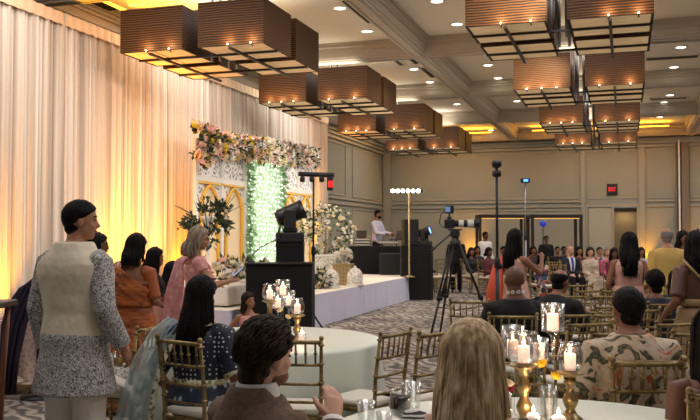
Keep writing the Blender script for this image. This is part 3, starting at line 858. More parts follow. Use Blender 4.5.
# ---------------------------------------------------------------- DJ booth
rz = .55
dj = thing('dj_riser', 'black skirted riser behind the far end of the stage', 'riser', (0, 0, 0))
bm = NB(); box(bm, (-7.1, 23.0, rz / 2), (3.5, 3.6, rz)); obj('deck', bm, MT['blackcloth'], dj, smooth=False)
zf = 22.4; pa, pb = G(345, zf), G(400, zf); tt = HT(246.5, zf)
t = thing('dj_table', 'long black cloth covered table of the disc jockey', 'table', ((pa.x + pb.x) / 2, (pa.y + pb.y) / 2 + .3, rz), YAW)
wl = (pb - pa).length
bm = NB(); box(bm, (0, 0, (tt - rz) / 2), (wl, .6, tt - rz)); obj('cloth', bm, MT['blackcloth'], t, smooth=False, bevel=.02)
def on_dj(px, dy=0.): p = G(px, zf + .3 + dy); return p
MT['offwhite'] = plain('pale equipment face', (196, 190, 178), .5)
p = on_dj(362); hh = 0.
for k in range(3):
    e = thing('audio_unit', 'pale faced audio unit on the DJ table, %s of the stack of three' % ('bottom', 'middle', 'top')[k], 'audio equipment', (p.x, p.y, tt + k * .073), YAW, 'stacked audio units')
    bm = NB(); box(bm, (0, 0, .034), (.46 - .02 * k, .34, .062)); obj('case', bm, MT['blackplastic'], e, smooth=False, bevel=.006)
    bm = NB(); box(bm, (0, -.172, .036), (.43 - .02 * k, .01, .036)); obj('front_plate', bm, MT['offwhite'], e, smooth=False)
e = thing('monitor', 'small dark monitor on top of the stacked audio units', 'monitor', (p.x - .01, p.y, tt + .219), YAW)
bm = NB(); box(bm, (0, .02, .11), (.28, .03, .18), Matrix.Rotation(R(-14), 3, 'X')); obj('display', bm, plain('brown dark display', (52, 40, 32), .3), e, smooth=False, bevel=.006)
bm = NB(); box(bm, (0, .04, .01), (.2, .14, .02)); obj('foot', bm, MT['blackplastic'], e, smooth=False)
p = on_dj(388)
e = thing('dj_controller', 'pale DJ controller deck in front of the standing man', 'dj controller', (p.x, p.y, tt), YAW)
bm = NB(); box(bm, (0, 0, .10), (.5, .36, .05)); obj('deck', bm, MT['offwhite'], e, smooth=False, bevel=.008)
bm = NB()
for s in (-1, 1): lathe(bm, [(0, .012), (.08, .01), (.085, 0)], c=(s * .13, 0, .126), n=18)
obj('jog_wheels', bm, MT['black'], e)
bm = NB()
for s in (-1, 1): tube(bm, [(s * .2, -.14, 0), (s * .2, .14, .08)], .01, 6); tube(bm, [(s * .2, .14, 0), (s * .2, -.14, .08)], .01, 6)
obj('stand_legs', bm, MT['steel'], e)
p = on_dj(396.5, .05)
e = thing('laptop', 'open dark laptop beside the DJ controller', 'laptop', (p.x, p.y - .02, tt), YAW - .9)
bm = NB(); box(bm, (0, 0, .17), (.34, .24, .02)); tube(bm, [(0, 0, 0), (0, 0, .17)], .02, 8); obj('base', bm, MT['blackplastic'], e, smooth=False)
bm = NB(); box(bm, (0, .15, .29), (.34, .015, .25), Matrix.Rotation(R(-14), 3, 'X')); obj('screen_lid', bm, plain('laptop lid', (70, 68, 66), .4), e, smooth=False)

zp = 20.9; p = G(416, zp); tp = HT(246, zp)
t = thing('speaker_riser', 'black cloth covered block right of the stage end', 'pedestal', (p.x, p.y, 0), YAW)
bm = NB(); box(bm, (0, 0, tp / 2), (.76, .6, tp)); obj('body', bm, MT['blackcloth'], t, smooth=False, bevel=.01)
bm = NB(); box(bm, (.36, -.31, tp * .5), (.05, .03, tp)); obj('edge_fold', bm, MT['black'], t, smooth=False)
p = G(410, zp)
e = thing('loudspeaker', 'tall black loudspeaker on the black block by the DJ', 'speaker', (p.x, p.y, tp), YAW + .15)
hs = HT(219.5, zp) - tp
bm = NB(); box(bm, (0, 0, hs / 2), (.36, .36, hs)); obj('cabinet', bm, MT['blackplastic'], e, smooth=False, bevel=.02)
bm = NB(); box(bm, (0, -.185, hs / 2), (.31, .015, hs - .06)); obj('grille', bm, MT['black'], e, smooth=False)
moving_head(424, 246, zp, .85, YAW - 1.95, 'black moving head light beside the loudspeaker', -R(72))
p = G(397, 21.6)
t = thing('sub_cabinet', 'low dark grey speaker cabinet in front of the DJ table', 'speaker', (p.x - .1, p.y + .15, rz), YAW)
h2 = HT(253.5, 21.6) - rz
bm = NB(); box(bm, (0, 0, h2 / 2), (.78, .4, h2)); obj('cabinet', bm, plain('charcoal cabinet', (34, 34, 36), .6), t, smooth=False, bevel=.015)
bm = NB(); box(bm, (0, -.205, h2 / 2), (.72, .015, h2 - .08)); obj('grille', bm, plain('charcoal grille', (26, 26, 28), .7), t, smooth=False)
p = G(377, 21.9)

# ---------------------------------------------------------------- camera tripod
def tripod(px, zc, rot):
    p = G(px, zc); t = thing('tripod', 'tall black video tripod standing on the patterned carpet', 'tripod', (p.x, p.y, 0), rot)
    top = HT(236, zc)
    for k in range(3):
        a = k * 2 * PI / 3; r = .62
        f = Vector((math.cos(a) * r, math.sin(a) * r, .015)); q = Vector((math.cos(a) * .06, math.sin(a) * .06, top - .12))
        s = Vector((-math.sin(a), math.cos(a), 0)) * .028
        bm = NB(); m1 = q.lerp(f, .52)
        tube(bm, [q + s, m1 + s], .015, 8); tube(bm, [q - s, m1 - s], .015, 8); tube(bm, [q.lerp(f, .45), f], .017, 8)
        box(bm, m1, (.07, .07, .06)); l = obj('leg', bm, MT['black'], t)
        bm = NB(); ball(bm, f, (.03, .03, .014), 10, 6); obj('rubber_foot', bm, MT['blackplastic'], l)
        bm = NB(); tube(bm, [(0, 0, top * .33), q.lerp(f, .6)], .008, 6); obj('spreader', bm, MT['black'], t)
    bm = NB(); lathe(bm, [(0, top - .2), (.07, top - .18), (.08, top - .08), (.05, top - .05), (.045, top), (0, top)], n=18); obj('bowl', bm, MT['black'], t)
    bm = NB(); box(bm, (0, 0, top + .03), (.12, .12, .09)); box(bm, (0, 0, top + .085), (.2, .1, .02)); obj('fluid_head', bm, MT['blackplastic'], t, smooth=False, bevel=.01)
    bm = NB(); tube(bm, [(-.05, -.03, top + .03), (-.33, -.12, top - .22)], .01, 8); tube(bm, [(-.26, -.1, top - .16), (-.33, -.12, top - .22)], .017, 8); obj('pan_handle', bm, MT['black'], t)
    return t, top
tri, ttop = tripod(455, 11.9, YAW - .25)
ttop += .096
e = thing('video_camera', 'black camera with a long white telephoto lens on the tripod', 'camera', (tri.location.x, tri.location.y, ttop), YAW - .06)
bm = NB(); box(bm, (-.08, 0, .07), (.14, .09, .13)); box(bm, (-.08, 0, .15), (.06, .06, .05)); obj('camera_body', bm, MT['black'], e, smooth=False, bevel=.012)
bm = NB(); lathe(bm, [(0, -.02), (.042, -.02), (.045, .05), (.048, .06)], n=18); lathe(bm, [(.0, .12), (.05, .12), (.052, .17), (0, .17)], n=18)
lathe(bm, [(0, .26), (.062, .26), (.066, .33), (.058, .33)], n=18)
bm2 = NB(); lathe(bm2, [(0, .05), (.05, .05), (.05, .12), (0, .121)], n=18); lathe(bm2, [(0, .17), (.054, .17), (.06, .265), (0, .265)], n=18)
for b_ in (bm, bm2):
    for v in b_.verts: v.co = Matrix.Rotation(PI / 2, 3, 'Y') @ v.co + Vector((.0, 0, .075))
ln = obj('lens', bm, MT['black'], e); obj('white_barrel', bm2, plain('white lens barrel', (214, 210, 200), .4), ln)
bm = NB(); tube(bm, [(-.08, 0, .17), (-.08, 0, .22)], .012); box(bm, (-.08, 0, .27), (.12, .04, .11), Matrix.Rotation(.3, 3, 'Z')); obj('top_monitor', bm, MT['black'], e, smooth=False)
bm = NB(); box(bm, (-.10, -.026, .275), (.07, .006, .075), Matrix.Rotation(.3, 3, 'Z')); obj('monitor_screen', bm, MT['screen'], e, smooth=False)
bm = NB(); tube(bm, [(-.14, -.02, .26), (-.2, -.03, .2), (-.22, -.03, .08), (-.17, -.02, .02), (-.13, -.01, .05)], .006, 6); obj('cable', bm, MT['black'], e)

# tall black light poles among the guests
t = light_stand(497, 9.2, HT(166, 9.2), 'tallest black pole with a small lamp, behind the bald man in black', foot_r=.3); h = HT(166, 9.2)
bm = NB(); lathe(bm, [(.03, h - .02), (.055, h), (.055, h + .05), (.03, h + .06), (0, h + .06)], n=18); obj('lamp_cap', bm, MT['black'], t)
bm = NB(); lathe(bm, [(.03, h - .12), (.05, h - .11), (.05, h - .06), (.03, h - .05)], n=14); obj('clamp', bm, MT['black'], t)
bm = NB(); ball(bm, (.03, 0, h * .53), .035, 8, 6); obj('knob', bm, MT['black'], t)
t = light_stand(525.5, 19.5, HT(182, 19.5), 'slim steel pole with a small blue lamp before the dark frames', col='steel'); h = HT(182, 19.5)
bm = NB(); box(bm, (0, 0, h + .03), (.2, .12, .1)); obj('lamp_cap', bm, MT['black'], t, smooth=False, bevel=.01)
bm = NB(); box(bm, (0, -.065, h + .03), (.1, .012, .05)); obj('lamp_lens', bm, plain('blue lamp', (80, 140, 255), .3, emit=(70, 130, 255), es=3), t, smooth=False)
t = light_stand(543, 24.5, HT(226, 24.5), 'short dark pole with a blue ball lamp inside the dark frame'); h = HT(226, 24.5)
bm = NB(); ball(bm, (0, 0, h + .06), .10, 14, 10); obj('ball_lamp', bm, plain('blue ball lamp', (30, 50, 120), .3, emit=(40, 70, 200), es=.35), t)

# two dark open frames near the back wall
MT['frame'] = plain('dark stained frame', (46, 32, 22), .45)
def open_frame(pa, pb, zc, label):
    a, b = G(pa, zc), G(pb, zc); w = (b - a).length; p = (a + b) / 2; h = HT(218, zc); d = .7
    t = thing('open_frame', label, 'frame', (p.x, p.y, 0), YAW)
    for sx in (-1, 1):
        for sy in (0, 1):
            bm = NB(); box(bm, (sx * (w / 2 - .05), sy * d, h / 2), (.09, .09, h)); obj('post', bm, MT['frame'], t, smooth=False, bevel=.008)
    for sy in (0, 1):
        bm = NB(); box(bm, (0, sy * d, h + .05), (w, .11, .12)); obj('beam', bm, MT['frame'], t, smooth=False, bevel=.008)
    for sx in (-1, 1):
        bm = NB(); box(bm, (sx * (w / 2 - .05), d / 2, h + .05), (.09, d - .1, .1)); obj('side_beam', bm, MT['frame'], t, smooth=False)
    bm = NB(); box(bm, (0, 0, h - .02), (w - .2, .04, .02)); obj('lit_edge', bm, plain('glowing edge strip', (255, 200, 120), .4, emit=(255, 190, 90), es=.9), t, smooth=False)  # glow put into a thin strip for the frame's lit top edge
open_frame(478.5, 527, 28.0, 'dark wooden open frame behind the man in the white shirt')
open_frame(531, 582.5, 28.0, 'dark wooden open frame left of the cream door')

# ================================================================ CHAIRS
def make_chair(label, group=None):
    t = thing('chiavari_chair', label, 'chair', (0, 0, 0), 0, group)
    def knuckle(bm, a, b, fr, r):
        a, b = Vector(a), Vector(b)
        for f in fr:
            c = a.lerp(b, f); d = (b - a).normalized() * .008
            tube(bm, [c - d, c - d * .4, c + d * .4, c + d], [r, r * 1.32, r * 1.32, r], 8)
    for sx in (-1, 1):
        a, b = (sx * .185, .175, 0), (sx * .178, .17, .43)
        bm = NB(); tube(bm, [a, b], [.0105, .013], 8); knuckle(bm, a, b, (.3, .62, .9), .014); obj('leg', bm, MT['gold'], t)
        pts = [(sx * .165, -.215, 0), (sx * .172, -.18, .43), (sx * .178, -.19, .62), (sx * .186, -.235, .925)]
        bm = NB(); tube(bm, pts, [.0105, .014, .013, .011], 8)
        for i, fr in ((0, (.35, .7)), (1, (.1, .7)), (2, (.12, .5, .88))): knuckle(bm, pts[i], pts[i + 1], fr, .0145)
        ball(bm, (sx * .187, -.236, .93), .016, 8, 6); obj('back_leg', bm, MT['gold'], t)
    def back(z):
        f = (z - .62) / .305 if z > .62 else 0
        return (-.19 - .045 * f) if z > .62 else -.185, .178 + .008 * max(f, 0)
    for z, r in ((.905, .0125), (.765, .0095), (.645, .0095), (.535, .0095)):
        y, x = back(z); bm = NB(); tube(bm, [(-x, y, z), (-x * .5, y - .012, z), (0, y - .016, z), (x * .5, y - .012, z), (x, y, z)], r, 8); obj('back_rail', bm, MT['gold'], t)
    for k in range(6):
        q = (k + .5) / 6 * 2 - 1; y0, x0 = back(.765); y1, x1 = back(.905); bow = -.016 * (1 - q * q)
        bm = NB(); a, b = Vector((q * x0 * .97, y0 + bow, .765)), Vector((q * x1 * .97, y1 + bow, .905)); tube(bm, [a, b], .0065, 6); knuckle(bm, a, b, (.5,), .0085); obj('spindle', bm, MT['gold'], t)
    bm = NB(); secs = []
    loft(bm, [(Vector((0, 0, z)), Vector((.20, 0, 0)), Vector((0, .20, 0))) for z in (.41, .445)], 4)
    bm.free(); bm = NB(); box(bm, (0, 0, .43), (.39, .385, .035)); obj('seat', bm, MT['gold'], t, smooth=False, bevel=.012)
    bm = NB(); box(bm, (0, .005, .468), (.38, .37, .042)); obj('cushion', bm, MT['cushion'], t, bevel=.02)
    for z in (.15, .27):
        for s in (-1, 1):
            bm = NB(); tube(bm, [(s * .182, .173, z), (s * .169, -.2, z)], .009, 6); obj('stretcher', bm, MT['gold'], t)
        bm = NB(); tube(bm, [(-.18, .173, z + .04), (.18, .173, z + .04)], .009, 6); obj('stretcher', bm, MT['gold'], t)
        bm = NB(); tube(bm, [(-.168, -.2, z + .04), (.168, -.2, z + .04)], .009, 6); obj('stretcher', bm, MT['gold'], t)
    return t
CH0 = make_chair('x'); note_kids(CH0); _used = [False]
def chair(px, z, face, label, group=None):
    o = CH0 if not _used[0] else copy_tree(CH0); _used[0] = True
    o.location = G(px, z); o.rotation_euler.z = YAW - R(face); o['label'] = label
    if group: o['group'] = group
    elif 'group' in o: del o['group']
    return o
# ================================================================ PEOPLE
def smooth01(x): x = max(0., min(1., x)); return x * x * (3 - 2 * x)
TORSO_M = [(-.10, .155, .115, 0), (.0, .168, .122, 0), (.13, .152, .110, .005), (.25, .165, .120, .008), (.36, .180, .122, .0), (.42, .170, .108, -.008), (.46, .135, .092, -.012), (.50, .092, .076, -.012), (.55, .062, .064, -.008)]
TORSO_F = [(-.10, .160, .120, 0), (.0, .176, .128, 0), (.13, .128, .098, .005), (.25, .138, .106, .012), (.34, .150, .122, .016), (.41, .146, .096, -.004), (.455, .112, .078, -.010), (.495, .074, .064, -.012), (.545, .052, .054, -.008)]


def hand(bm, w, d, nrm, k=1., curl=.5, thumb=1, fr=1.):
    """Palm and five fingers rooted at wrist w, pointing along d; the palm faces nrm; thumb = +1/-1 side."""
    d = d.normalized(); nrm = (nrm - d * nrm.dot(d)).normalized(); s = d.cross(nrm) * thumb
    rot = Matrix((s, d, nrm)).transposed()
    loft(bm, [(w - d * .02, s * .026 * k, nrm * .02 * k), (w + d * .02 * k, s * .032 * k, nrm * .02 * k), (w + d * .06 * k, s * .042 * k, nrm * .018 * k), (w + d * .095 * k, s * .04 * k, nrm * .014 * k)], 12)
    for q, ln, off in ((.031, .072, .088), (.0105, .082, .094), (-.0105, .076, .092), (-.031, .058, .086)):
        p = w + (d * off + s * q) * k; pts = [p - d * .012 * k, p]; dd = d.copy()
        for j, f in enumerate((.45, .31, .24)):
            c = curl * (.55, .9, .7)[j]; ax = nrm
            dd = (dd * math.cos(c) + (nrm - dd * nrm.dot(dd)).normalized() * math.sin(c)).normalized()
            p = p + dd * ln * f * k; pts.append(p)
        r = .0098 * k * fr
        tube(bm, pts, [r * 1.05, r * 1.05, r, r * .92, r * .7], 8)
    p = w + (d * .025 + s * .03) * k; d1 = (d * .65 + s * .75 + nrm * .25).normalized(); d2 = (d * .9 + s * .25 + nrm * (.2 + .4 * curl)).normalized()
    tube(bm, [p - d1 * .01, p + d1 * .035 * k, p + d1 * .035 * k + d2 * .03 * k, p + d1 * .035 * k + d2 * .055 * k], [.014 * k, .0125 * k, .0115 * k, .008 * k], 8)


def ik(a, t, l1, l2, pole):
    v = t - a; D = v.length; D = min(D, (l1 + l2) * .995); u = v.normalized(); t = a + u * D
    x = (l1 * l1 - l2 * l2 + D * D) / (2 * D); h = math.sqrt(max(0, l1 * l1 - x * x))
    q = pole - u * pole.dot(u)
    q = q.normalized() if q.length > 1e-4 else u.orthogonal()
    return a + u * x + q * h, t


class Body: pass


def person(label, px, z, face, H=1.70, sex='m', skin='skin_brown', pose='stand', base=0., lean=0., side=0., twist=0., head=(0, 0, 0), shrug=0., hair=None, hairmat='hair_black',
           clothes=(), R_=None, L_=None, vox=.012, features=False, fat=1., pos=None, seat=.45, legs=None, shoes='shoe', handcurl=.6, knee_dx=0.):
    """head = (turn right deg, nod down deg, tilt right deg). R_/L_ = hand target relative to that shoulder (right, forward, up) in metres, or None to hang."""
    k = H / 1.70; b = Body(); b.k = k; b.sex = sex
    p = pos if pos is not None else G(px, z)
    M3 = Matrix.Rotation(-R(lean), 3, 'X') @ Matrix.Rotation(R(side), 3, 'Y')
    TW = Matrix.Rotation(-R(twist), 3, 'Z')
    X, Y, Z = Vector((1, 0, 0)), Vector((0, 1, 0)), Vector((0, 0, 1))
    hz = .90 * k if pose == 'stand' else seat + .035 * k
    P0 = Vector((0, 0, hz)); u = M3 @ Z
    T = TORSO_M if sex == 'm' else TORSO_F
    T = [(q[0] + (shrug * max(0, min(1, (q[0] - .25) / .2))), *q[1:]) for q in T]
    fem = sex == 'f'
    def tw(t): f = max(0, min(1, t / .4)); return Matrix.Rotation(-R(twist) * f, 3, 'Z')
    def sec(t, rx, ry, oy, off=0., sx=1., sy=1.):
        m = M3 @ tw(t); return (P0 + (M3 @ Vector((0, oy * k, t * k))), m @ X * (rx * k * fat * sx + off), m @ Y * (ry * k * fat * sy + off))
    b.shrug = shrug; b.sec = sec; b.T = T; b.P0 = P0; b.M3 = M3
    shx = (.178 if not fem else .155) * (1 + (fat - 1) * .5)
    bt = M3 @ tw(.45)
    b.sh = {s: P0 + M3 @ Vector((0, -.008 * k, (.432 + shrug) * k)) + bt @ X * s * shx * k for s in (1, -1)}
    al1, al2 = .285 * k, .255 * k
    b.el, b.wr = {}, {}
    for s, tg in ((1, R_), (-1, L_)):
        if tg is None: tg = (.10, .04, -.52)
        sx = tg[0] if s == 1 else tg[0] * 1
        if tg and len(tg) > 3: pole = Vector(tg[3:6])
        else: pole = Vector((s * .35, -1, -.5))
        t = b.sh[s] + Vector((s * tg[0], tg[1], tg[2])) * k
        b.el[s], b.wr[s] = ik(b.sh[s], t, al1, al2, pole)
    nb = P0 + M3 @ Vector((0, -.008 * k, (.55 + shrug * .5) * k)); b.nb = nb
    HR = Matrix.Rotation(-R(head[0]), 3, 'Z') @ Matrix.Rotation(-R(head[1]), 3, 'X') @ Matrix.Rotation(R(head[2]), 3, 'Y')
    nk = (M3 @ Vector((0, .012, .04)) * .6 + HR @ Vector((0, .006, .04)) * .4) * k
    HC = nb + nk + HR @ Vector((0, .018, .088)) * k; b.HC = HC; b.HR = HR
    # legs
    hx = .092 * k * fat; b.hip, b.kn, b.an = {}, {}, {}
    for s in (1, -1):
        b.hip[s] = P0 + Vector((s * hx, 0, -.03 * k))
        if pose == 'stand':
            b.kn[s] = Vector((s * hx * 1.05, .012, .48 * k)); b.an[s] = Vector((s * hx * 1.05, -.01, .075 * k))
        else:
            kd = .44 * k
            b.kn[s] = Vector((s * (hx + .03) + knee_dx, kd, seat + .035 * k)); b.an[s] = Vector((s * (hx + .02) + knee_dx, kd - .02 + (legs or 0), .08 * k))
    # ---- the body, one continuous surface
    bm = NB()
    loft(bm, [sec(*q) for q in T], 18)
    tube(bm, [nb - u * .05 * k, nb + nk * .5, HC - HR @ Vector((0, .01, .03)) * k], [.056 * k * (1 if not fem else .85), .052 * k * (1 if not fem else .82), .052 * k * (1 if not fem else .85)], 14)
    hr = .0775 * k
    def hp(x, y, zz): return HC + HR @ (Vector((x, y, zz)) * k)
    hs = .95 if fem else 1.
    ball(bm, hp(0, -.008, .022), (.0765 * k * hs, .097 * k * hs, .092 * k), 18, 12, HR)
    ball(bm, hp(0, .028, -.045), (.058 * k * hs, .066 * k * hs, .072 * k * hs), 16, 10, HR)
    ball(bm, hp(0, .062, -.088), (.026 * k, .026 * k, .024 * k), 10, 8, HR)
    tube(bm, [hp(0, .080, .018), hp(0, .096, -.012), hp(0, .106, -.028), hp(0, .088, -.036)], [.008 * k, .011 * k, .0145 * k, .010 * k], 8)
    ball(bm, hp(0, .072, .03), (.052 * k, .02 * k, .012 * k), 10, 6, HR)
    for s in (1, -1):
        ball(bm, hp(s * .077 * hs, -.004, -.012), (.012 * k, .02 * k, .032 * k), 8, 8, HR)
        ball(bm, hp(s * .036, .062, -.03), (.022 * k, .018 * k, .022 * k), 8, 6, HR)
        m = .9 if fem else 1.
        up_ = b.sh[s].lerp(b.el[s], .5)
        tube(bm, [b.sh[s] - (bt @ X) * s * .04 * k, b.sh[s], up_, b.el[s], b.el[s].lerp(b.wr[s], .3), b.wr[s]], [q * k * m * (1 + (fat - 1) * .6) for q in (.052, .056, .048, .040, .041, .027)], 12)
        fd = (b.wr[s] - b.el[s]).normalized()
        inward = Vector((-s, 0.25, 0)) if tg is None else Vector((-s * .8, 0, -.5))
        b_d = fd
        hand(bm, b.wr[s], fd, inward if abs(fd.dot(inward.normalized())) < .95 else Z, k * (1 if not fem else .9), handcurl, thumb=-s if False else 1)
        tube(bm, [b.hip[s], b.hip[s].lerp(b.kn[s], .5), b.kn[s], b.kn[s].lerp(b.an[s], .35), b.an[s]], [q * k * fat for q in (.088, .076, .055, .054, .036)], 14)
        f0 = b.an[s]
        tube(bm, [f0 + Vector((0, -.05, -.035)) * k, f0 + Vector((0, 0, -.03)) * k, f0 + Vector((s * .008, .09, -.045)) * k, f0 + Vector((s * .012, .16, -.055)) * k], [q * k for q in (.03, .036, .034, .02)], 10)
    b.root = root = obj('person', bm, MT[skin], voxel=vox, sm=5 if vox < .02 else 3)
    root.location = (p.x, p.y, base); root.rotation_euler.z = YAW - R(face)
    tag(root, label, 'person')
    b.hp = hp
    def world(v): return root.matrix_basis @ v
    b.world = world
    if shoes and pose != 'none':
        for s in (1, -1):
            bm = NB(); f0 = b.an[s]
            tube(bm, [f0 + Vector((0, -.06, -.038)) * k, f0 + Vector((0, 0, -.032)) * k, f0 + Vector((s * .008, .09, -.046)) * k, f0 + Vector((s * .012, .175, -.056)) * k], [q * k for q in (.034, .042, .04, .023)], 10)
            for v in bm.verts: v.co.z = max(v.co.z, .002)
            obj('shoe', bm, MT[shoes], root, voxel=max(vox, .012), sm=2)
    if features:
        for s in (1, -1):
            bm = NB(); ball(bm, hp(s * .030, .079, .006), (.0115 * k, .006 * k, .0055 * k), 8, 6, HR); obj('eye', bm, MT['dark'], root)
            bm = NB(); tube(bm, [hp(s * .014, .089, .026), hp(s * .032, .085, .032), hp(s * .048, .072, .026)], .0038 * k, 6); obj('eyebrow', bm, MT[hairmat if hairmat != 'hair_blonde' else 'hair_brown'], root)
        bm = NB(); tube(bm, [hp(-.024, .086, -.058), hp(0, .096, -.061), hp(.024, .086, -.058)], [.004 * k, .007 * k, .004 * k], 6); obj('mouth', bm, MT['lips'], root)
    # ---- clothing
    for c in clothes: garment(b, pose, vox, fat, seat, **c)
    if hair: do_hair(b, hair, MT[hairmat], vox)
    return b


def garment(b, pose, vox, fat, seat, n, kind, m, sleeve='full', hem=-.10, off=.014, top=.52, puff=0., flare=0., cuff=None, sm=4, low=.12, pl=0., folds=14, amp=.02, wide=.30, v=None, c_inn=.06, shw=0.):
    k = b.k; root = b.root; mat = MT[m]; v = v or max(vox, .01)
    bm = NB()
    if kind == 'top':
        secs = []; top = top + (b.shrug if top > .4 else 0)
        ts = [q for q in b.T if hem <= q[0] <= top]
        first = ts[0]
        if hem < b.T[0][0] and pose == 'stand':
            n_ = 4
            for i in range(n_):
                f = i / n_; t = hem + (b.T[0][0] - hem) * f
                secs.append(b.sec(t, .192 + flare * (1 - f), .150 + flare * (1 - f) * .8, 0, off))
        for q in ts:
            q = list(q)
            if hem < -.12 and pose == 'stand' and q[0] < .06: q[1] = max(q[1], .190); q[2] = max(q[2], .148)
            secs.append(b.sec(*q, off=off + puff, sx=1 + shw * smooth01((q[0] - .15) / .2) * (1 if q[0] < .48 else .5)))
        last = ts[-1]
        if top > last[0] + .01:
            nx = [q for q in b.T if q[0] > last[0]]
            if nx:
                f = (top - last[0]) / (nx[0][0] - last[0]); secs.append(b.sec(*[x + (y - x) * f for x, y in zip(last, nx[0])], off=off))
        loft(bm, secs, 24)
        if sleeve:
            for s in (1, -1):
                a, e, w = b.sh[s], b.el[s], b.wr[s]; X = Vector((s, 0, 0))
                m_ = (.9 if b.sex == 'f' else 1.) * (1 + (fat - 1) * .6); o = min(off, .016) + .004
                inn = a - (a - b.P0 - Vector((0, 0, .432 * k))).normalized() * c_inn * k
                if sleeve == 'full':
                    pts = [inn, a, a.lerp(e, .5), e, e.lerp(w, .4), e.lerp(w, .97)]; rr = [.062 * k * m_ + o, .062 * k * m_ + o, .052 * k * m_ + o, .044 * k * m_ + o, .041 * k * m_ + o, .031 * k * m_ + o + .004]
                elif sleeve == 'half':
                    pts = [inn, a, a.lerp(e, .5), a.lerp(e, .88)]; rr = [.062 * k * m_ + o, .062 * k * m_ + o, .053 * k * m_ + o, .049 * k * m_ + o + .004]
                else:
                    pts = [inn, a, a.lerp(e, .35)]; rr = [.06 * k * m_ + o, .06 * k * m_ + o, .054 * k * m_ + o]
                tube(bm, pts, rr, 14)
        return obj(n, bm, mat, root, voxel=v, sm=sm)
    if kind == 'trousers':
        secs = [b.sec(*q, off=off * .2) for q in b.T[:3]]; loft(bm, secs, 20)
        for s in (1, -1):
            h, kn, an = b.hip[s], b.kn[s], b.an[s]
            tube(bm, [h + Vector((0, 0, -.02 * k)) if pose == 'stand' else h - Vector((0, .04, 0)), h.lerp(kn, .5), kn, kn.lerp(an, .4), an + Vector((0, 0, -.01))], [q * k * fat + off * (.2 if i == 0 else 1) for i, q in enumerate((.080, .082, .064, .062, .055))], 16)
        return obj(n, bm, mat, root, voxel=v, sm=sm)
    if kind == 'skirt':
        if pose == 'stand':
            z1 = b.P0.z + low * k; hemz = .03 if hem == -.10 else hem; N = 64; rings = []; ns = 12
            for i in range(ns + 1):
                f = i / ns; zz = z1 + (hemz - z1) * f
                if f < .25: q = f / .25; rx = .14 + .052 * smooth01(q); ry = .108 + .036 * smooth01(q)
                else: q = (f - .25) / .75; rx = .192 + (wide - .192) * q; ry = .144 + (wide - .144) * q * .95
                ring = []
                for j in range(N):
                    a = 2 * PI * j / N; w = 1 + amp * (f ** 1.2) * 5 * (.6 * math.sin(a * folds + 2 * f) + .4 * math.sin(a * (folds * .6 + .4) + 1))
                    ring.append(bm.verts.new((b.P0.x + math.cos(a) * (rx * k * fat + off) * w, math.sin(a) * (ry * k * fat + off) * w, zz)))
                rings.append(ring)
            for r0, r1 in zip(rings, rings[1:]):
                for j in range(N): bm.faces.new((r1[j], r1[(j + 1) % N], r0[(j + 1) % N], r0[j]))
            bm.faces.new(rings[0])
            return obj(n, bm, mat, root, solid=.006)
        loft(bm, [b.sec(*q, off=off + .01) for q in b.T[:3]], 20)
        h = (b.hip[1] + b.hip[-1]) / 2; kn = (b.kn[1] + b.kn[-1]) / 2; an = (b.an[1] + b.an[-1]) / 2; Xv = Vector((1, 0, 0)); Zv = Vector((0, 0, 1)); Yv = Vector((0, 1, 0))
        loft(bm, [(h - Yv * .08, Xv * .2 * k, Zv * .10 * k), (h.lerp(kn, .5), Xv * .22 * k, Zv * .105 * k), (kn + Yv * .02, Xv * .22 * k, Zv * .095 * k)], 20)
        loft(bm, [(kn - Zv * .0 + Yv * .0, Xv * .21 * k, Yv * .10 * k), (kn.lerp(an, .5) + Yv * .02, Xv * .24 * k, Yv * .13 * k), (Vector((an.x, an.y + .02, .03)), Xv * wide * k, Yv * .2 * k)], 22)
        return obj(n, bm, mat, root, voxel=v, sm=sm)


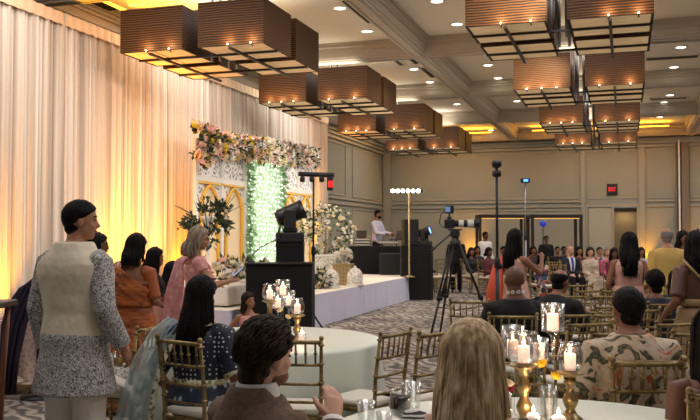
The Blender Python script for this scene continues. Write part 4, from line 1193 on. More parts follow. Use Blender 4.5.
def do_hair(b, spec, mat, vox):
    k = b.k; HC, HR = b.HC, b.HR; kind = spec[0]
    hs = .95 if b.sex == 'f' else 1.
    def loc(v): return HC + HR @ (v * k)
    bm = NB(); rnd = random.Random(int(abs(HC.x * 999) + abs(b.root.location.x * 7919)))
    bias, th = {'short': (.26, .010), 'crop': (.30, .011), 'thick': (.28, .014), 'long': (.30, .018), 'bun': (.34, .02), 'bald': (.12, .006), 'bob': (.32, .022), 'wavy': (.3, .02)}[kind]
    n, m_ = 40, 28; C0 = Vector((0, -.008, .022)); rx, ry, rz = .0765 * hs, .097 * hs, .092
    def mask(d):
        s = d.z - d.y * (.9 if kind != 'crop' else .78) + bias
        if kind == 'bald': s = min(s, (.52 - d.z) * 1.2, (.35 - d.y))
        elif kind in ('long', 'bob', 'wavy', 'thick'): s = max(s, (-.1 - d.y) * 1.2 if d.z > -1.2 else s)
        if kind in ('short', 'crop', 'thick') : s = min(s, d.z * 1.3 + 1.0) if kind != 'thick' else min(s, d.z * 1.4 + 1.25)
        return smooth01((s + .06) / .2)
    def cap_pt(d):
        ms = mask(d); nz = noise.noise(d * 3.1 + b.root.location) * .35 + noise.noise(d * 8 + Vector((3, 1, 2))) * .18
        t = th * ms * (1 + nz) - .012 * (1 - ms)
        if kind == 'thick': t *= 1 + .5 * max(0, d.z)
        return C0 + Vector((d.x * (rx + t), d.y * (ry + t), d.z * (rz + t * 1.05)))
    top = bm.verts.new(loc(cap_pt(Vector((0, 0, 1))))); bot = bm.verts.new(loc(cap_pt(Vector((0, 0, -1))))); rings = []
    for j in range(1, m_):
        t = PI * j / m_; rings.append([bm.verts.new(loc(cap_pt(Vector((math.sin(t) * math.cos(2 * PI * i / n), math.sin(t) * math.sin(2 * PI * i / n), math.cos(t)))))) for i in range(n)])
    for i in range(n):
        bm.faces.new((top, rings[0][i], rings[0][(i + 1) % n])); bm.faces.new((bot, rings[-1][(i + 1) % n], rings[-1][i]))
        for a, c in zip(rings, rings[1:]): bm.faces.new((a[i], c[i], c[(i + 1) % n], a[(i + 1) % n]))
    if kind in ('long', 'bob', 'wavy'):
        ln = spec[1]; wdt = spec[2] if len(spec) > 2 else 1.; N = spec[3] if len(spec) > 3 else 46; wave = spec[4] if len(spec) > 4 else (.012 if kind == 'wavy' else .004)
        side = spec[5] if len(spec) > 5 else 100
        rr = .011 if N < 100 else .0052
        bt = b.M3
        def fall(a, f, lift):
            """a: angle round the head from the back, f: 0 crown .. 1 tip"""
            fs = .33
            if f < fs:
                q = f / fs; t = q * PI * .56
                d = Vector((math.sin(a) * math.sin(t), -math.cos(a) * math.sin(t), math.cos(t)))
                v = C0 + Vector((d.x * (rx + th + lift), d.y * (ry + th + lift), d.z * (rz + th + lift)))
                return loc(v)
            q = (f - fs) / (1 - fs); t0 = PI * .56
            d = Vector((math.sin(a) * math.sin(t0), -math.cos(a) * math.sin(t0), math.cos(t0)))
            v = loc(C0 + Vector((d.x * (rx + th + lift), d.y * (ry + th + lift), d.z * (rz + th + lift))))
            dirw = (HR @ Vector((math.sin(a) * (.10 + .16 * (wdt - 1)), -.16 * math.cos(a) + .10 * (1 - math.cos(a) * .5) * 0, 0)))
            back = (bt @ Vector((0, -1, 0))) * .075 * smooth01(q * 1.6) * (1 - .3 * q) * max(.2, math.cos(a))
            return v + dirw * ln * q * k * (1 - .75 * q) + back * k + Vector((0, 0, -ln * q * k))
        for i in range(N):
            a = R(side) * (2 * (i + .5) / N - 1) + rnd.uniform(-.05, .05); lift = rnd.uniform(-.004, .008); L1 = rnd.uniform(.86, 1.0); pts = []; ph = rnd.uniform(0, 6.28)
            M_ = 14
            for j in range(M_ + 1):
                f = j / M_ * L1; p = fall(a, f, lift)
                w = wave * max(0, f - .3) * 1.5
                pts.append(p + Vector((math.sin(f * 14 + ph) * w, math.cos(f * 11 + ph) * w, 0)))
            rad = [rr * (.6 + .4 * math.sin(PI * min(1, .15 + j / M_))) * (1.15 if j < M_ * .8 else (M_ - j + .6) / (M_ * .2 + .6)) for j in range(M_ + 1)]
            tube(bm, pts, rad, 5, flat=.6 if N > 100 else .8)
        if N > 60 or True:      # the solid mass beneath the locks
            secs = []
            for j in range(9):
                f = .2 + .74 * j / 8; l = fall(-R(min(side, 90)), f, -.010); r_ = fall(R(min(side, 90)), f, -.010); c_ = fall(0, f, -.012)
                mid = (l + r_) / 2; ax = (r_ - l) / 2 * .94; ay = (c_ - mid)
                dep = ay * .5; secs.append((mid + dep, ax, ay * .5 + ay.normalized() * .004))
            loft(bm, secs, 18)
    if kind == 'thick':
        for i in range(620):
            a = rnd.uniform(-PI, PI); t = rnd.uniform(.05, 1.9); d = Vector((math.sin(t) * math.cos(a), math.sin(t) * math.sin(a), math.cos(t)))
            if mask(d) < .8: continue
            pts = []; q = d.copy(); lf = rnd.uniform(.0, .004)
            for st in range(5):
                pts.append(loc(cap_pt(q) + q * (lf + .003 * math.sin(st * .8 + .3) - (.003 if st in (0, 4) else 0))))
                flow = Vector((q.x * .35 + rnd.uniform(-.15, .35), -1.0, -.35 - .5 * abs(q.x))); flow = (flow - q * flow.dot(q)).normalized()
                q = (q + flow * .13).normalized()
            tube(bm, pts, [.0015 * k, .004 * k, .0048 * k, .004 * k, .001 * k], 5)
    if kind in ('short', 'crop', 'thick', 'bald'):   # hair down the nape
        ball(bm, loc(Vector((0, -.036, -.040))), (.060 * k, .056 * k, .062 * k), 16, 10, HR)
    if kind == 'thick': ball(bm, loc(Vector((0, -.050, -.068))), (.058 * k, .046 * k, .052 * k), 16, 10, HR)
    if kind == 'bun':
        ball(bm, loc(Vector((0, -.125, spec[1] if len(spec) > 1 else -.02))), (.072 * k, .052 * k, .068 * k), 14, 10, HR)
    return obj('hair', bm, mat, b.root)


# fabrics worn
MT['cream_vest'] = plain('cream waistcoat silk', (226, 212, 184), .55, bump=(7, .5, (1, 1, .7), .05))
MT['floral_grey'] = tex('white cotton with black floral print', [(.0, (56, 54, 56)), (.45, (84, 82, 82)), (.53, (206, 200, 192)), (1, (222, 216, 208))], 'noise', 105, detail=2.0, distort=1.4, rough=.8)
MT['white_cotton'] = plain('white cotton', (226, 218, 204), .8, bump=(9, .5, (1, 1, .5), .04))
MT['orange_silk'] = tex('burnt orange silk', [(.3, (112, 52, 18)), (.55, (168, 86, 30)), (.8, (204, 124, 54))], 'noise', 5, (1, 1, 2.2), rough=.42, bump=(5, .8, (1, 1, 2), .06))
MT['orange_blouse'] = plain('dark orange blouse', (150, 74, 28), .5)
MT['brown_band'] = plain('brown gold border', (112, 66, 30), .45)
MT['teal_dark'] = plain('dark olive dress', (44, 44, 36), .7)
MT['black_dress'] = plain('black dress', (20, 19, 22), .7)
MT['peach_silk'] = tex('peach silk', [(.3, (196, 140, 116)), (.7, (226, 176, 152))], 'noise', 5, (1, 1, .4), rough=.5, bump=(6, .5, (1, 1, .4), .04))
MT['peach_dull'] = tex('dusty peach chiffon', [(.3, (176, 128, 112)), (.7, (208, 160, 142))], 'noise', 5, (1, 1, .3), rough=.6, bump=(6, .6, (1, 1, .3), .05))
MT['pink_silk'] = tex('pink sequinned silk', [(.3, (196, 126, 124)), (.6, (224, 160, 156)), (.8, (240, 200, 192))], 'noise', 18, rough=.5)
MT['navy_dots'] = tex('navy silk with pale woven dots', [(.0, (222, 226, 222)), (.21, (210, 214, 214)), (.25, (22, 30, 50)), (1, (20, 28, 46))], 'voronoi', 34, rough=.55, rnd=.25)
MT['navy_skirt'] = tex('navy skirt with pale embroidery', [(.0, (196, 204, 204)), (.22, (150, 164, 170)), (.28, (36, 48, 68)), (.6, (26, 38, 58))], 'voronoi', 17, (1, 1, .6), rough=.6, rnd=.5)
MT['teal_net'] = glassy('pale teal net', (150, 190, 190), .6)
m, nt, b_ = mk('pale teal chiffon'); b_.inputs['Base Color'].default_value = (*lin((166, 186, 184)), 1); b_.inputs['Roughness'].default_value = .7; b_.inputs['Alpha'].default_value = .66; add_bump(nt, b_, 8, .6, (1, 1, .3), .04); MT['teal_chiffon'] = m
MT['gold_border'] = tex('gold embroidered border', [(.3, (90, 86, 74)), (.5, (196, 184, 144)), (.75, (232, 224, 196))], 'voronoi', 40, rough=.5)
MT['brown_suit'] = tex('brown wool suit', [(.3, (92, 70, 56)), (.7, (112, 88, 70))], 'noise', 60, rough=.85, bump=(7, .35, (1, 1, 1), .04))
MT['white_shirt'] = plain('white shirt', (232, 228, 224), .7)
MT['tie_dark'] = plain('dark tie', (28, 26, 34), .5)
MT['stripe'] = tex('black and white striped knit', [(.0, (26, 24, 26)), (.5, (214, 206, 196))], 'wavez', 38, (1, 1, 1), rough=.8, distort=1.2, detail=1, const=True)
MT['hawaii'] = tex('beige tropical shirt cloth', [(.0, (196, 92, 62)), (.35, (206, 128, 88)), (.385, (198, 180, 156)), (.50, (188, 168, 142)), (.575, (70, 70, 52)), (.64, (112, 104, 72)), (.70, (58, 58, 46))], 'noise', 6.5, (1, 1, 1), detail=1.8, distort=2.2, rough=.8, const=True)
MT['black_suit'] = plain('black suit cloth', (11, 11, 13), .9, bump=(6, .3, (1, 1, 1), .04))
MT['navy_suit'] = plain('navy suit cloth', (26, 30, 46), .8)
MT['lavender_shirt'] = plain('pale lavender shirt', (196, 196, 216), .7)
MT['maroon'] = plain('maroon dress', (96, 32, 44), .7)
MT['yellow_suit'] = plain('mustard yellow suit', (190, 158, 84), .75, bump=(6, .4, (1, 1, 1), .05))
MT['cream_dress'] = tex('cream flowered dress', [(.4, (206, 190, 168)), (.6, (176, 158, 140))], 'noise', 9, rough=.8)
MT['hot_pink'] = plain('bright pink dress', (206, 86, 132), .6)
MT['brown_satin'] = plain('brown satin', (92, 58, 44), .45, bump=(5, .6, (1, 1, .5), .05))
MT['tan_silk'] = plain('tan silk', (152, 120, 84), .5, bump=(5, .6, (1, 1, .4), .05))
MT['mixed'] = tex('multicoloured print', [(.0, (40, 40, 60)), (.35, (150, 60, 50)), (.55, (60, 90, 120)), (.75, (200, 180, 150))], 'cell', 14, rough=.8, const=True)
# ---------------------------------------------------------------- standing man in the cream waistcoat
b = person('standing man in cream waistcoat and grey floral kurta holding a glass', 76, 5.25, 24, 1.775, 'm', 'skin_tan', head=(48, 4, 0), hair=('crop',), fat=1.06, vox=.008, features=True,
    R_=(.11, .08, -.49), L_=(.05, .02, -.52), handcurl=.75, shoes='shoe', clothes=(
    dict(n='kurta', kind='top', m='floral_grey', hem=-.33, flare=.045, off=.018, top=.55, sleeve='full', v=.010, c_inn=.01),
    dict(n='waistcoat', kind='top', m='cream_vest', hem=-.02, off=.034, puff=.008, shw=.16, top=.55, sleeve=None, v=.010),
    dict(n='trousers', kind='trousers', m='white_cotton', off=.030, v=.012)))
bm = NB(); lathe(bm, [(.068, 0), (.064, .035), (.059, .035), (.062, 0)], c=b.nb + Vector((0, .002, -.035)), n=24); obj('collar', bm, MT['cream_vest'], b.root)
gw = b.world(b.wr[1]); fd = (b.root.matrix_basis.to_3x3() @ (b.wr[1] - b.el[1]).normalized())
def tumbler(loc, label, r=.034, h=.10, rot=None, fill=None, group=None, name='tumbler', parent=None):
    bm = NB(); lathe(bm, [(.0, .006), (r * .8, .006), (r, h), (r - .003, h), (r * .8 - .003, .012), (0, .012)], n=20)
    o = obj(name, bm, MT['glass'], parent); o.location = loc
    if rot is not None: o.rotation_euler = rot
    if label: tag(o, label, 'glass', group)
    if fill:
        bm = NB(); lathe(bm, [(0, .014), (r * .78, .014), (r * .9, h * .6), (0, h * .6)], n=18); obj('drink', bm, MT[fill], o)
    return o
MT['drink_amber'] = plain('pale amber drink', (200, 160, 80), .2)
tumbler(gw + fd * .10 + Vector((-.045, -.05, -.045)), 'small glass of amber drink held by the man in the cream waistcoat', fill='drink_amber')
MT['drape_grey'] = MT['floral_grey']

# ---------------------------------------------------------------- guests by the curtain
b = person('standing woman in burnt orange sari seen from behind', 134, 7.6, 10, 1.56, 'f', 'skin_brown', head=(20, 8, 4), hair=('wavy', .20, 1.05, 46), R_=(.02, .24, -.32), L_=(.02, .24, -.32), vox=.010, fat=1.1, clothes=(
    dict(n='blouse', kind='top', m='orange_blouse', hem=.12, top=.36, sleeve='half', off=.012),
    dict(n='sari_skirt', kind='skirt', m='orange_silk', low=.16, wide=.26, folds=9, amp=.014, off=.015)))
bm = NB(); k = b.k
path = []
for i in range(13):
    a = R(-100 + 290 * i / 12); zz = 1.02 + .04 * i / 12
    path.append((Vector((-math.sin(a) * .178, -math.cos(a) * .145, zz)), Vector((0, 0, 1))))
ribbon(bm, path, .20, 8, .008, 3); obj('wrapped_pallu', bm, MT['orange_silk'], b.root, solid=.012)
bm = NB(); path = [(Vector((.16, -.10, 1.0)), Vector((.4, 0, 1))), (Vector((.03, -.155, 1.10)), Vector((.5, 0, 1))), (Vector((-.10, -.135, 1.22)), Vector((.7, 0, .7))), (Vector((-.145, -.04, 1.315)), Vector((1, 0, .3))), (Vector((-.13, .09, 1.25)), Vector((1, 0, -.2)))]
ribbon(bm, path, [.16, .15, .13, .11, .11], 6, .006, 2); obj('shoulder_pallu', bm, MT['orange_silk'], b.root, solid=.01)
bm = NB(); path = [(Vector((-math.sin(R(a)) * .186, -math.cos(R(a)) * .150, 1.13)), Vector((0, 0, 1))) for a in range(-100, 101, 20)]
ribbon(bm, path, .035, 2, 0, 1); obj('border_band', bm, MT['brown_band'], b.root, solid=.01)

person('dark haired woman in profile between the man in the waistcoat and the orange sari', 97, 8.5, 75, 1.57, 'f', 'skin_dark', head=(0, 4, 0), hair=('long', .30, 1., 36), features=True, R_=(.0, .26, -.30), L_=(.0, .26, -.30), vox=.014, clothes=(
    dict(n='dress_top', kind='top', m='black_dress', hem=-.1, sleeve='half'), dict(n='dress_skirt', kind='skirt', m='black_dress', wide=.27)))
person('dark haired girl in a peach skirt clapping right of the orange sari', 154, 9.0, 70, 1.42, 'f', 'skin_brown', head=(-12, 6, 0), hair=('long', .34, 1.1, 40), features=True, R_=(-.05, .27, -.22), L_=(-.05, .29, -.22), vox=.014, clothes=(
    dict(n='blouse', kind='top', m='black_dress', hem=.05, sleeve='cap', top=.47), dict(n='skirt', kind='skirt', m='peach_silk', wide=.27, folds=11, amp=.016)))
person('seated woman in a dark olive dress clapping left of the woman in pink', 172, 10.1, 62, 1.60, 'f', 'skin_brown', pose='sit', head=(8, 4, 0), hair=('long', .34, 1.1, 40), features=True, R_=(-.06, .28, -.22), L_=(-.06, .30, -.22), vox=.014, clothes=(
    dict(n='dress_top', kind='top', m='teal_dark', hem=-.1, sleeve='cap', top=.47), dict(n='dress_skirt', kind='skirt', m='teal_dark', wide=.26)))
chair(172, 10.1, 62, 'gold chair under the woman in the dark olive dress')
# woman in pink with a phone
b = person('standing grey blonde woman in a pink sari holding up a phone', 196, 8.7, 62, 1.64, 'f', 'skin_tan', head=(14, 10, 0), hair=('wavy', .22, 1.15, 44), hairmat='hair_ash', features=True, R_=(.02, .33, -.20), L_=(-.03, .28, -.24), vox=.010, clothes=(
    dict(n='blouse', kind='top', m='pink_silk', hem=.12, top=.40, sleeve='cap', off=.012),
    dict(n='sari_skirt', kind='skirt', m='pink_silk', low=.16, wide=.27, folds=10, amp=.014)))
bm = NB(); path = [(Vector((.14, .06, 1.05)), Vector((0, 0, 1))), (Vector((.0, .15, 1.16)), Vector((.4, 0, 1))), (Vector((-.11, .10, 1.30)), Vector((1, 0, .4))), (Vector((-.145, -.02, 1.365)), Vector((1, 0, .1))), (Vector((-.16, -.13, 1.28)), Vector((1, .3, -.2))), (Vector((-.18, -.17, 1.0)), Vector((1, .6, 0))), (Vector((-.19, -.19, .7)), Vector((1, .8, 0))), (Vector((-.2, -.2, .42)), Vector((1, .8, 0)))]
ribbon(bm, path, [.12, .14, .13, .12, .15, .24, .30, .32], 10, .014, 3); obj('pallu', bm, MT['pink_silk'], b.root, solid=.008)
pw = b.world(b.wr[1]); fd = b.root.matrix_basis.to_3x3() @ (b.wr[1] - b.el[1]).normalized()
ph = thing('phone', 'dark phone in the hand of the woman in pink', 'phone', pw + fd * .10 + Vector((0, 0, .03)), YAW - R(62))
bm = NB(); box(bm, (0, 0, .03), (.075, .010, .15), Matrix.Rotation(-.9, 3, 'X')); obj('case', bm, MT['black'], ph, smooth=False, bevel=.004)
bm = NB(); box(bm, (0, -.0045, .034), (.066, .004, .136), Matrix.Rotation(-.9, 3, 'X')); obj('screen', bm, MT['screen'], ph, smooth=False)
# seated woman in the navy lehenga
zN = 5.5
b = person('seated woman with long black hair in a navy dotted lehenga', 202, zN, 18, 1.70, 'f', 'skin_brown', pose='sit', head=(10, 6, 0), hair=('wavy', .42, 1.35, 300, .012, 84), R_=(.10, .20, -.34), L_=(.12, .16, -.38), vox=.009, fat=1.28, lean=-3, clothes=(
    dict(n='choli', kind='top', m='navy_dots', hem=.05, top=.50, sleeve='half', off=.014, v=.010),
    dict(n='lehenga_skirt', kind='skirt', m='navy_skirt', wide=.46, off=.02)))
bm = NB(); path = [(Vector((-math.sin(R(a)) * (.186), -math.cos(R(a)) * .146, .62)), Vector((0, 0, 1))) for a in range(-120, 121, 20)]
ribbon(bm, path, .05, 3, 0, 1); obj('waist_border', bm, MT['gold_border'], b.root, solid=.014)
for s in (1, -1):
    bm = NB(); c = b.sh[s].lerp(b.el[s], .86); d = (b.el[s] - b.sh[s]).normalized(); tube(bm, [c - d * .02, c + d * .02], .071, 18); obj('sleeve_border', bm, MT['gold_border'], b.root)
zs_ = b.sh[-1]
bm = NB(); path = [(zs_ + Vector((.08, .15, -.16)), Vector((1, 0, .2))), (zs_ + Vector((.05, .07, .05)), Vector((1, 0, .15))), (zs_ + Vector((.02, -.02, .085)), Vector((1, 0, -.3))), (zs_ + Vector((-.03, -.11, .0)), Vector((1, .1, -.5))), (zs_ + Vector((-.10, -.17, -.16)), Vector((1, .2, -.3))), (zs_ + Vector((-.16, -.20, -.40)), Vector((1, .3, 0))), (zs_ + Vector((-.20, -.22, -.68)), Vector((1, .3, 0))), (zs_ + Vector((-.25, -.22, -.98)), Vector((1, .3, 0)))]
ribbon(bm, path, [.14, .15, .16, .17, .19, .22, .25, .28], 18, .016, 5); obj('dupatta', bm, MT['teal_chiffon'], b.root)
bm = NB(); path2 = [(p + Vector(s).normalized() * w * .5, s) for (p, s), w in zip(path, [.14, .15, .16, .17, .19, .22, .25, .28])]
ribbon(bm, [(p + Vector((0, -.006, .002)), s) for p, s in path2], .035, 3, 0, 1); obj('dupatta_border', bm, MT['gold_border'], b.root, solid=.006)
bm = NB(); lathe(bm, [(.075, 0), (.10, -.02), (.125, -.05), (.115, -.05), (.095, -.025), (.07, -.005)], c=b.nb + Vector((0, -.005, .0)), n=24); obj('neck_border', bm, MT['gold_border'], b.root)
chair(207, 5.36, 36, 'gold chair under the woman in the navy lehenga')
# chair behind the standing man with a printed cloth and white trousers lying over it
c = chair(121, 6.0, -75, 'gold chair with a printed cloth over its seat, beside the man in the cream waistcoat')
p = G(121, 6.0)
t = thing('folded_garment', 'grey floral kurta and white trousers draped over the chair beside the standing man', 'garment', (p.x, p.y, .5), YAW)
bm = NB(); path = [(Vector((-.22, -.1, .30)), Vector((0, 1, 0))), (Vector((-.12, -.08, .22)), Vector((0, 1, 0))), (Vector((.0, -.06, .12)), Vector((0, 1, 0))), (Vector((.12, -.05, .04)), Vector((0, 1, 0))), (Vector((.2, -.05, .02)), Vector((0, 1, 0)))]
ribbon(bm, path, [.22, .28, .32, .34, .34], 12, .018, 3); obj('kurta', bm, MT['floral_grey'], t, solid=.03)
bm = NB(); path = [(Vector((-.2, -.14, .20)), Vector((0, 1, .1))), (Vector((-.05, -.13, .11)), Vector((0, 1, 0))), (Vector((.12, -.12, .035)), Vector((0, 1, 0))), (Vector((.19, -.13, -.1)), Vector((0, 1, 0)))]
ribbon(bm, path, [.24, .28, .30, .26], 12, .016, 4); obj('trousers', bm, MT['white_cotton'], t, solid=.03)

# little girl behind the far round table
b = person('little girl smiling with her arm on the far round table', 249.5, 7.95, 158, 1.02, 'f', 'skin_tan', head=(-22, 2, 10), hair=('long', .24, 1.0, 40), hairmat='hair_brown', features=True, R_=(.16, .16, -.20), L_=(.05, .05, -.45), vox=.009, clothes=(
    dict(n='dress_top', kind='top', m='pink_silk', hem=.0, top=.45, sleeve=None, off=.012), dict(n='dress_skirt', kind='skirt', m='white_cotton', wide=.3)))

# ---------------------------------------------------------------- seated man in the brown suit
zB = 2.95
b = person('seated man with dark hair in a brown suit, nearest the camera', 263, zB, 52, 1.68, 'm', 'skin_pale', pose='sit', seat=.41, shrug=.05, head=(-4, 6, 4), hair=('thick',), hairmat='hair_brown', features=True, R_=(-.10, .27, -.03, .5, -.2, -1), L_=(.0, .34, -.30), vox=.006, lean=-2, fat=1.06, handcurl=.45, clothes=(
    dict(n='suit_jacket', kind='top', m='brown_suit', hem=-.1, top=.515, sleeve='full', off=.021, puff=.004, v=.009),
    dict(n='suit_trousers', kind='trousers', m='brown_suit', off=.02)))
bm = NB(); c = b.nb + Vector((0, .004, .012)); lathe(bm, [(.090, -.05), (.080, -.015), (.073, .012), (.068, .026), (.065, .026), (.07, -.02)], c=c, n=28); obj('shirt_collar', bm, MT['white_shirt'], b.root)
bm = NB(); lathe(bm, [(.150, -.11), (.122, -.05), (.102, -.004), (.088, .018), (.080, .014), (.084, -.03)], c=c, n=28)
for v in bm.verts: v.co.z -= max(0, (v.co.y - c.y + .02)) * .9
obj('jacket_collar', bm, MT['brown_suit'], b.root)
bm = NB(); q = b.sec(.36, .182, .122, 0)[0]
ribbon(bm, [(b.nb + Vector((0, .064, -.03)), Vector((1, 0, 0))), (b.nb + Vector((0, .105, -.10)), Vector((1, 0, 0))), (b.nb + Vector((0, .150, -.19)), Vector((1, 0, 0))), (b.nb + Vector((0, .165, -.34)), Vector((1, 0, 0)))], [.03, .045, .055, .065], 4, .0, 1); obj('tie', bm, MT['tie_dark'], b.root, solid=.01)
bm = NB(); ribbon(bm, [(b.nb + Vector((0, .056, -.035)), Vector((1, 0, 0))), (b.nb + Vector((0, .098, -.105)), Vector((1, 0, 0))), (b.nb + Vector((0, .144, -.2)), Vector((1, 0, 0)))], [.10, .13, .06], 6, 0, 1); obj('shirt_front', bm, MT['white_shirt'], b.root, solid=.01)
for s in (1, -1):
    bm = NB(); ribbon(bm, [(b.nb + Vector((s * .03, -.078, .0)), Vector((s * .5, -.6, -.5))), (b.nb + Vector((s * .078, -.03, -.004)), Vector((s, -.1, -.6))), (b.nb + Vector((s * .092, .04, -.03)), Vector((s, .25, -.4))), (b.nb + Vector((s * .082, .105, -.10)), Vector((s, .2, -.1))), (b.nb + Vector((s * .05, .162, -.24)), Vector((s, .1, 0)))], [.045, .05, .06, .075, .05], 4, 0, 1); obj('lapel', bm, MT['brown_suit'], b.root, solid=.012)
    w = b.wr[s]; d = (w - b.el[s]).normalized(); bm = NB(); tube(bm, [w - d * .03, w + d * .012], .038, 18); obj('shirt_cuff', bm, MT['white_shirt'], b.root)
bm = NB()                                            # short beard on the jaw
ball(bm, b.hp(0, .034, -.068), (.0575 * b.k, .0660 * b.k, .040 * b.k), 18, 12, b.HR); obj('beard', bm, plain('short brown beard', (128, 90, 70), .8), b.root)
chair(258, zB - .03, 52, 'gold chair under the man in the brown suit')

# ---------------------------------------------------------------- blonde woman at the near table
zW = 2.46
b = person('seated woman with long straight blonde hair in a striped top', 469, zW, 14, 1.64, 'f', 'skin_pale', pose='sit', seat=.45, shrug=.10, head=(0, 20, 0), hair=('long', .42, 1.5, 420, .003, 122), hairmat='hair_blonde', R_=(.03, .24, -.34), L_=(.0, .33, -.26), vox=.008, fat=.86, clothes=(
    dict(n='striped_top', kind='top', m='stripe', hem=-.1, top=.52, sleeve='full', off=.016, v=.010),
    dict(n='trousers', kind='trousers', m='black_suit')))
chair(466, zW - .03, 14, 'gold chair under the blonde woman')

# ---------------------------------------------------------------- man in the tropical shirt
zF = 4.55
b = person('seated man in a beige tropical print shirt seen from behind', 629, zF, -4, 1.66, 'm', 'skin_brown', pose='sit', shrug=.03, head=(-4, 3, 0), hair=('short',), R_=(.14, .22, -.36), L_=(.14, .22, -.36), vox=.009, fat=1.18, clothes=(
    dict(n='tropical_shirt', kind='top', m='hawaii', hem=-.1, top=.53, sleeve='half', off=.022, v=.010),
    dict(n='trousers', kind='trousers', m='black_suit')))
bm = NB(); lathe(bm, [(.082, -.02), (.074, .015), (.069, .03), (.064, .03), (.07, -.02)], c=b.nb + Vector((0, -.004, -.02)), n=24); obj('collar', bm, MT['hawaii'], b.root)
chair(629, zF - .02, -4, 'gold chair under the man in the tropical shirt')

# ---------------------------------------------------------------- two men in black
zK = 7.2
b = person('bald man in black with a white string at his neck, seen from behind', 515, zK, -6, 1.74, 'm', 'skin_dark', pose='sit', head=(0, 6, 0), hair=None, R_=(.10, .24, -.34), L_=(.10, .24, -.34), vox=.010, fat=1.15, clothes=(
    dict(n='jacket', kind='top', m='black_suit', hem=-.1, top=.52, sleeve='full', off=.026), dict(n='trousers', kind='trousers', m='black_suit')))
bm = NB()
for i in range(9):
    a = R(-150 + 300 * i / 8); c = b.nb + Vector((math.sin(a) * .072, -math.cos(a) * .075, .02 + .012 * math.cos(a)))
    pts = [c + Vector((math.cos(a) * .014 * math.cos(t), math.sin(a) * .014 * math.cos(t), .011 * math.sin(t))) for t in [2 * PI * j / 10 for j in range(11)]]
    tube(bm, pts, .004, 5)
obj('necklace', bm, MT['white'], b.root)
chair(511, 7.0, 8, 'gold chair behind the bald man in black')
b = person('balding man in a black suit leaning right, beside the bald man', 547, 7.9, 40, 1.70, 'm', 'skin_brown', pose='sit', lean=22, head=(4, 12, 0), hair=('bald',), R_=(-.04, .42, -.12), L_=(-.04, .44, -.12), vox=.011, fat=1.1, clothes=(
    dict(n='jacket', kind='top', m='black_suit', hem=-.1, top=.52, sleeve='full', off=.024), dict(n='trousers', kind='trousers', m='black_suit')))
chair(543, 7.85, 28, 'gold chair under the balding man in black')

# woman clapping behind them
b = person('standing long haired woman in a peach sari with raised hands, behind the men in black', 515, 10.2, 55, 1.62, 'f', 'skin_brown', head=(10, 0, 0), hair=('long', .40, 1.1, 44), features=True, R_=(-.03, .36, .0), L_=(-.03, .36, -.02), vox=.012, clothes=(
    dict(n='blouse', kind='top', m='peach_dull', hem=.12, top=.44, sleeve=None, off=.012), dict(n='sari_skirt', kind='skirt', m='peach_dull', low=.16, wide=.27)))
MT['red_orange'] = plain('red orange silk', (206, 84, 52), .55)
bm = NB(); path = [(Vector((-.12, .09, 1.2)), Vector((1, 0, .2))), (Vector((-.145, -.01, 1.335)), Vector((1, 0, .1))), (Vector((-.16, -.13, 1.2)), Vector((1, .3, 0))), (Vector((-.18, -.17, .9)), Vector((1, .5, 0))), (Vector((-.19, -.18, .5)), Vector((1, .6, 0)))]
ribbon(bm, path, [.1, .1, .14, .2, .24], 8, .012, 3); obj('pallu', bm, MT['red_orange'], b.root, solid=.008)

# tall woman in dusty peach
b = person('standing woman with long dark hair in a dusty peach sleeveless gown', 628, 9.9, 8, 1.58, 'f', 'skin_brown', head=(16, 4, 4), hair=('wavy', .46, 1.3, 70, .025), R_=(.05, .20, -.34), L_=(.05, .22, -.30), vox=.011, fat=1.12, clothes=(
    dict(n='bodice', kind='top', m='peach_dull', hem=-.1, top=.50, sleeve=None, off=.016, shw=.06), dict(n='gown_skirt', kind='skirt', m='peach_dull', wide=.3, low=.14)))
person('standing balding man in a mustard yellow suit seen from behind', 667, 11.6, -4, 1.66, 'm', 'skin_tan', head=(14, 4, 0), hair=('bald',), hairmat='hair_grey', vox=.012, fat=1.12, R_=(.10, .10, -.47), clothes=(
    dict(n='jacket', kind='top', m='yellow_suit', hem=-.18, top=.52, sleeve='full', off=.028), dict(n='trousers', kind='trousers', m='yellow_suit')))
person('woman in a bright pink dress with her arm raised to her head', 683, 13.4, 160, 1.62, 'f', 'skin_brown', head=(0, 0, 0), hair=('long', .3, 1.1, 40), L_=(.10, .10, .34, -1, 0, .2), features=True, vox=.014, clothes=(
    dict(n='dress_top', kind='top', m='hot_pink', hem=-.1, sleeve='cap', top=.48), dict(n='dress_skirt', kind='skirt', m='hot_pink', wide=.25)))
b = person('standing woman with black hair in a brown blouse and tan sari at the right edge', 696, 7.4, -12, 1.58, 'f', 'skin_brown', head=(10, 4, 0), hair=('wavy', .30, 1.2, 50), vox=.011, fat=1.15, R_=(.08, .2, -.36), L_=(.10, .14, -.42), clothes=(
    dict(n='blouse', kind='top', m='brown_satin', hem=.06, top=.40, sleeve='half', off=.014), dict(n='sari_skirt', kind='skirt', m='tan_silk', low=.10, wide=.3)))
bm = NB(); path = [(Vector((-math.sin(R(a)) * .19, -math.cos(R(a)) * .155, .98)), Vector((0, 0, 1))) for a in range(-110, 111, 20)]; ribbon(bm, path, .06, 2, 0, 1)
path = [(Vector((.17, -.08, 1.0)), Vector((.5, 0, 1))), (Vector((.05, -.155, 1.10)), Vector((.6, 0, 1))), (Vector((-.09, -.14, 1.22)), Vector((.8, 0, .7))), (Vector((-.15, -.03, 1.345)), Vector((1, 0, .3)))]; ribbon(bm, path, .022, 2, 0, 1)
obj('gold_border', bm, plain('old gold trim', (150, 120, 76), .5), b.root, solid=.008)
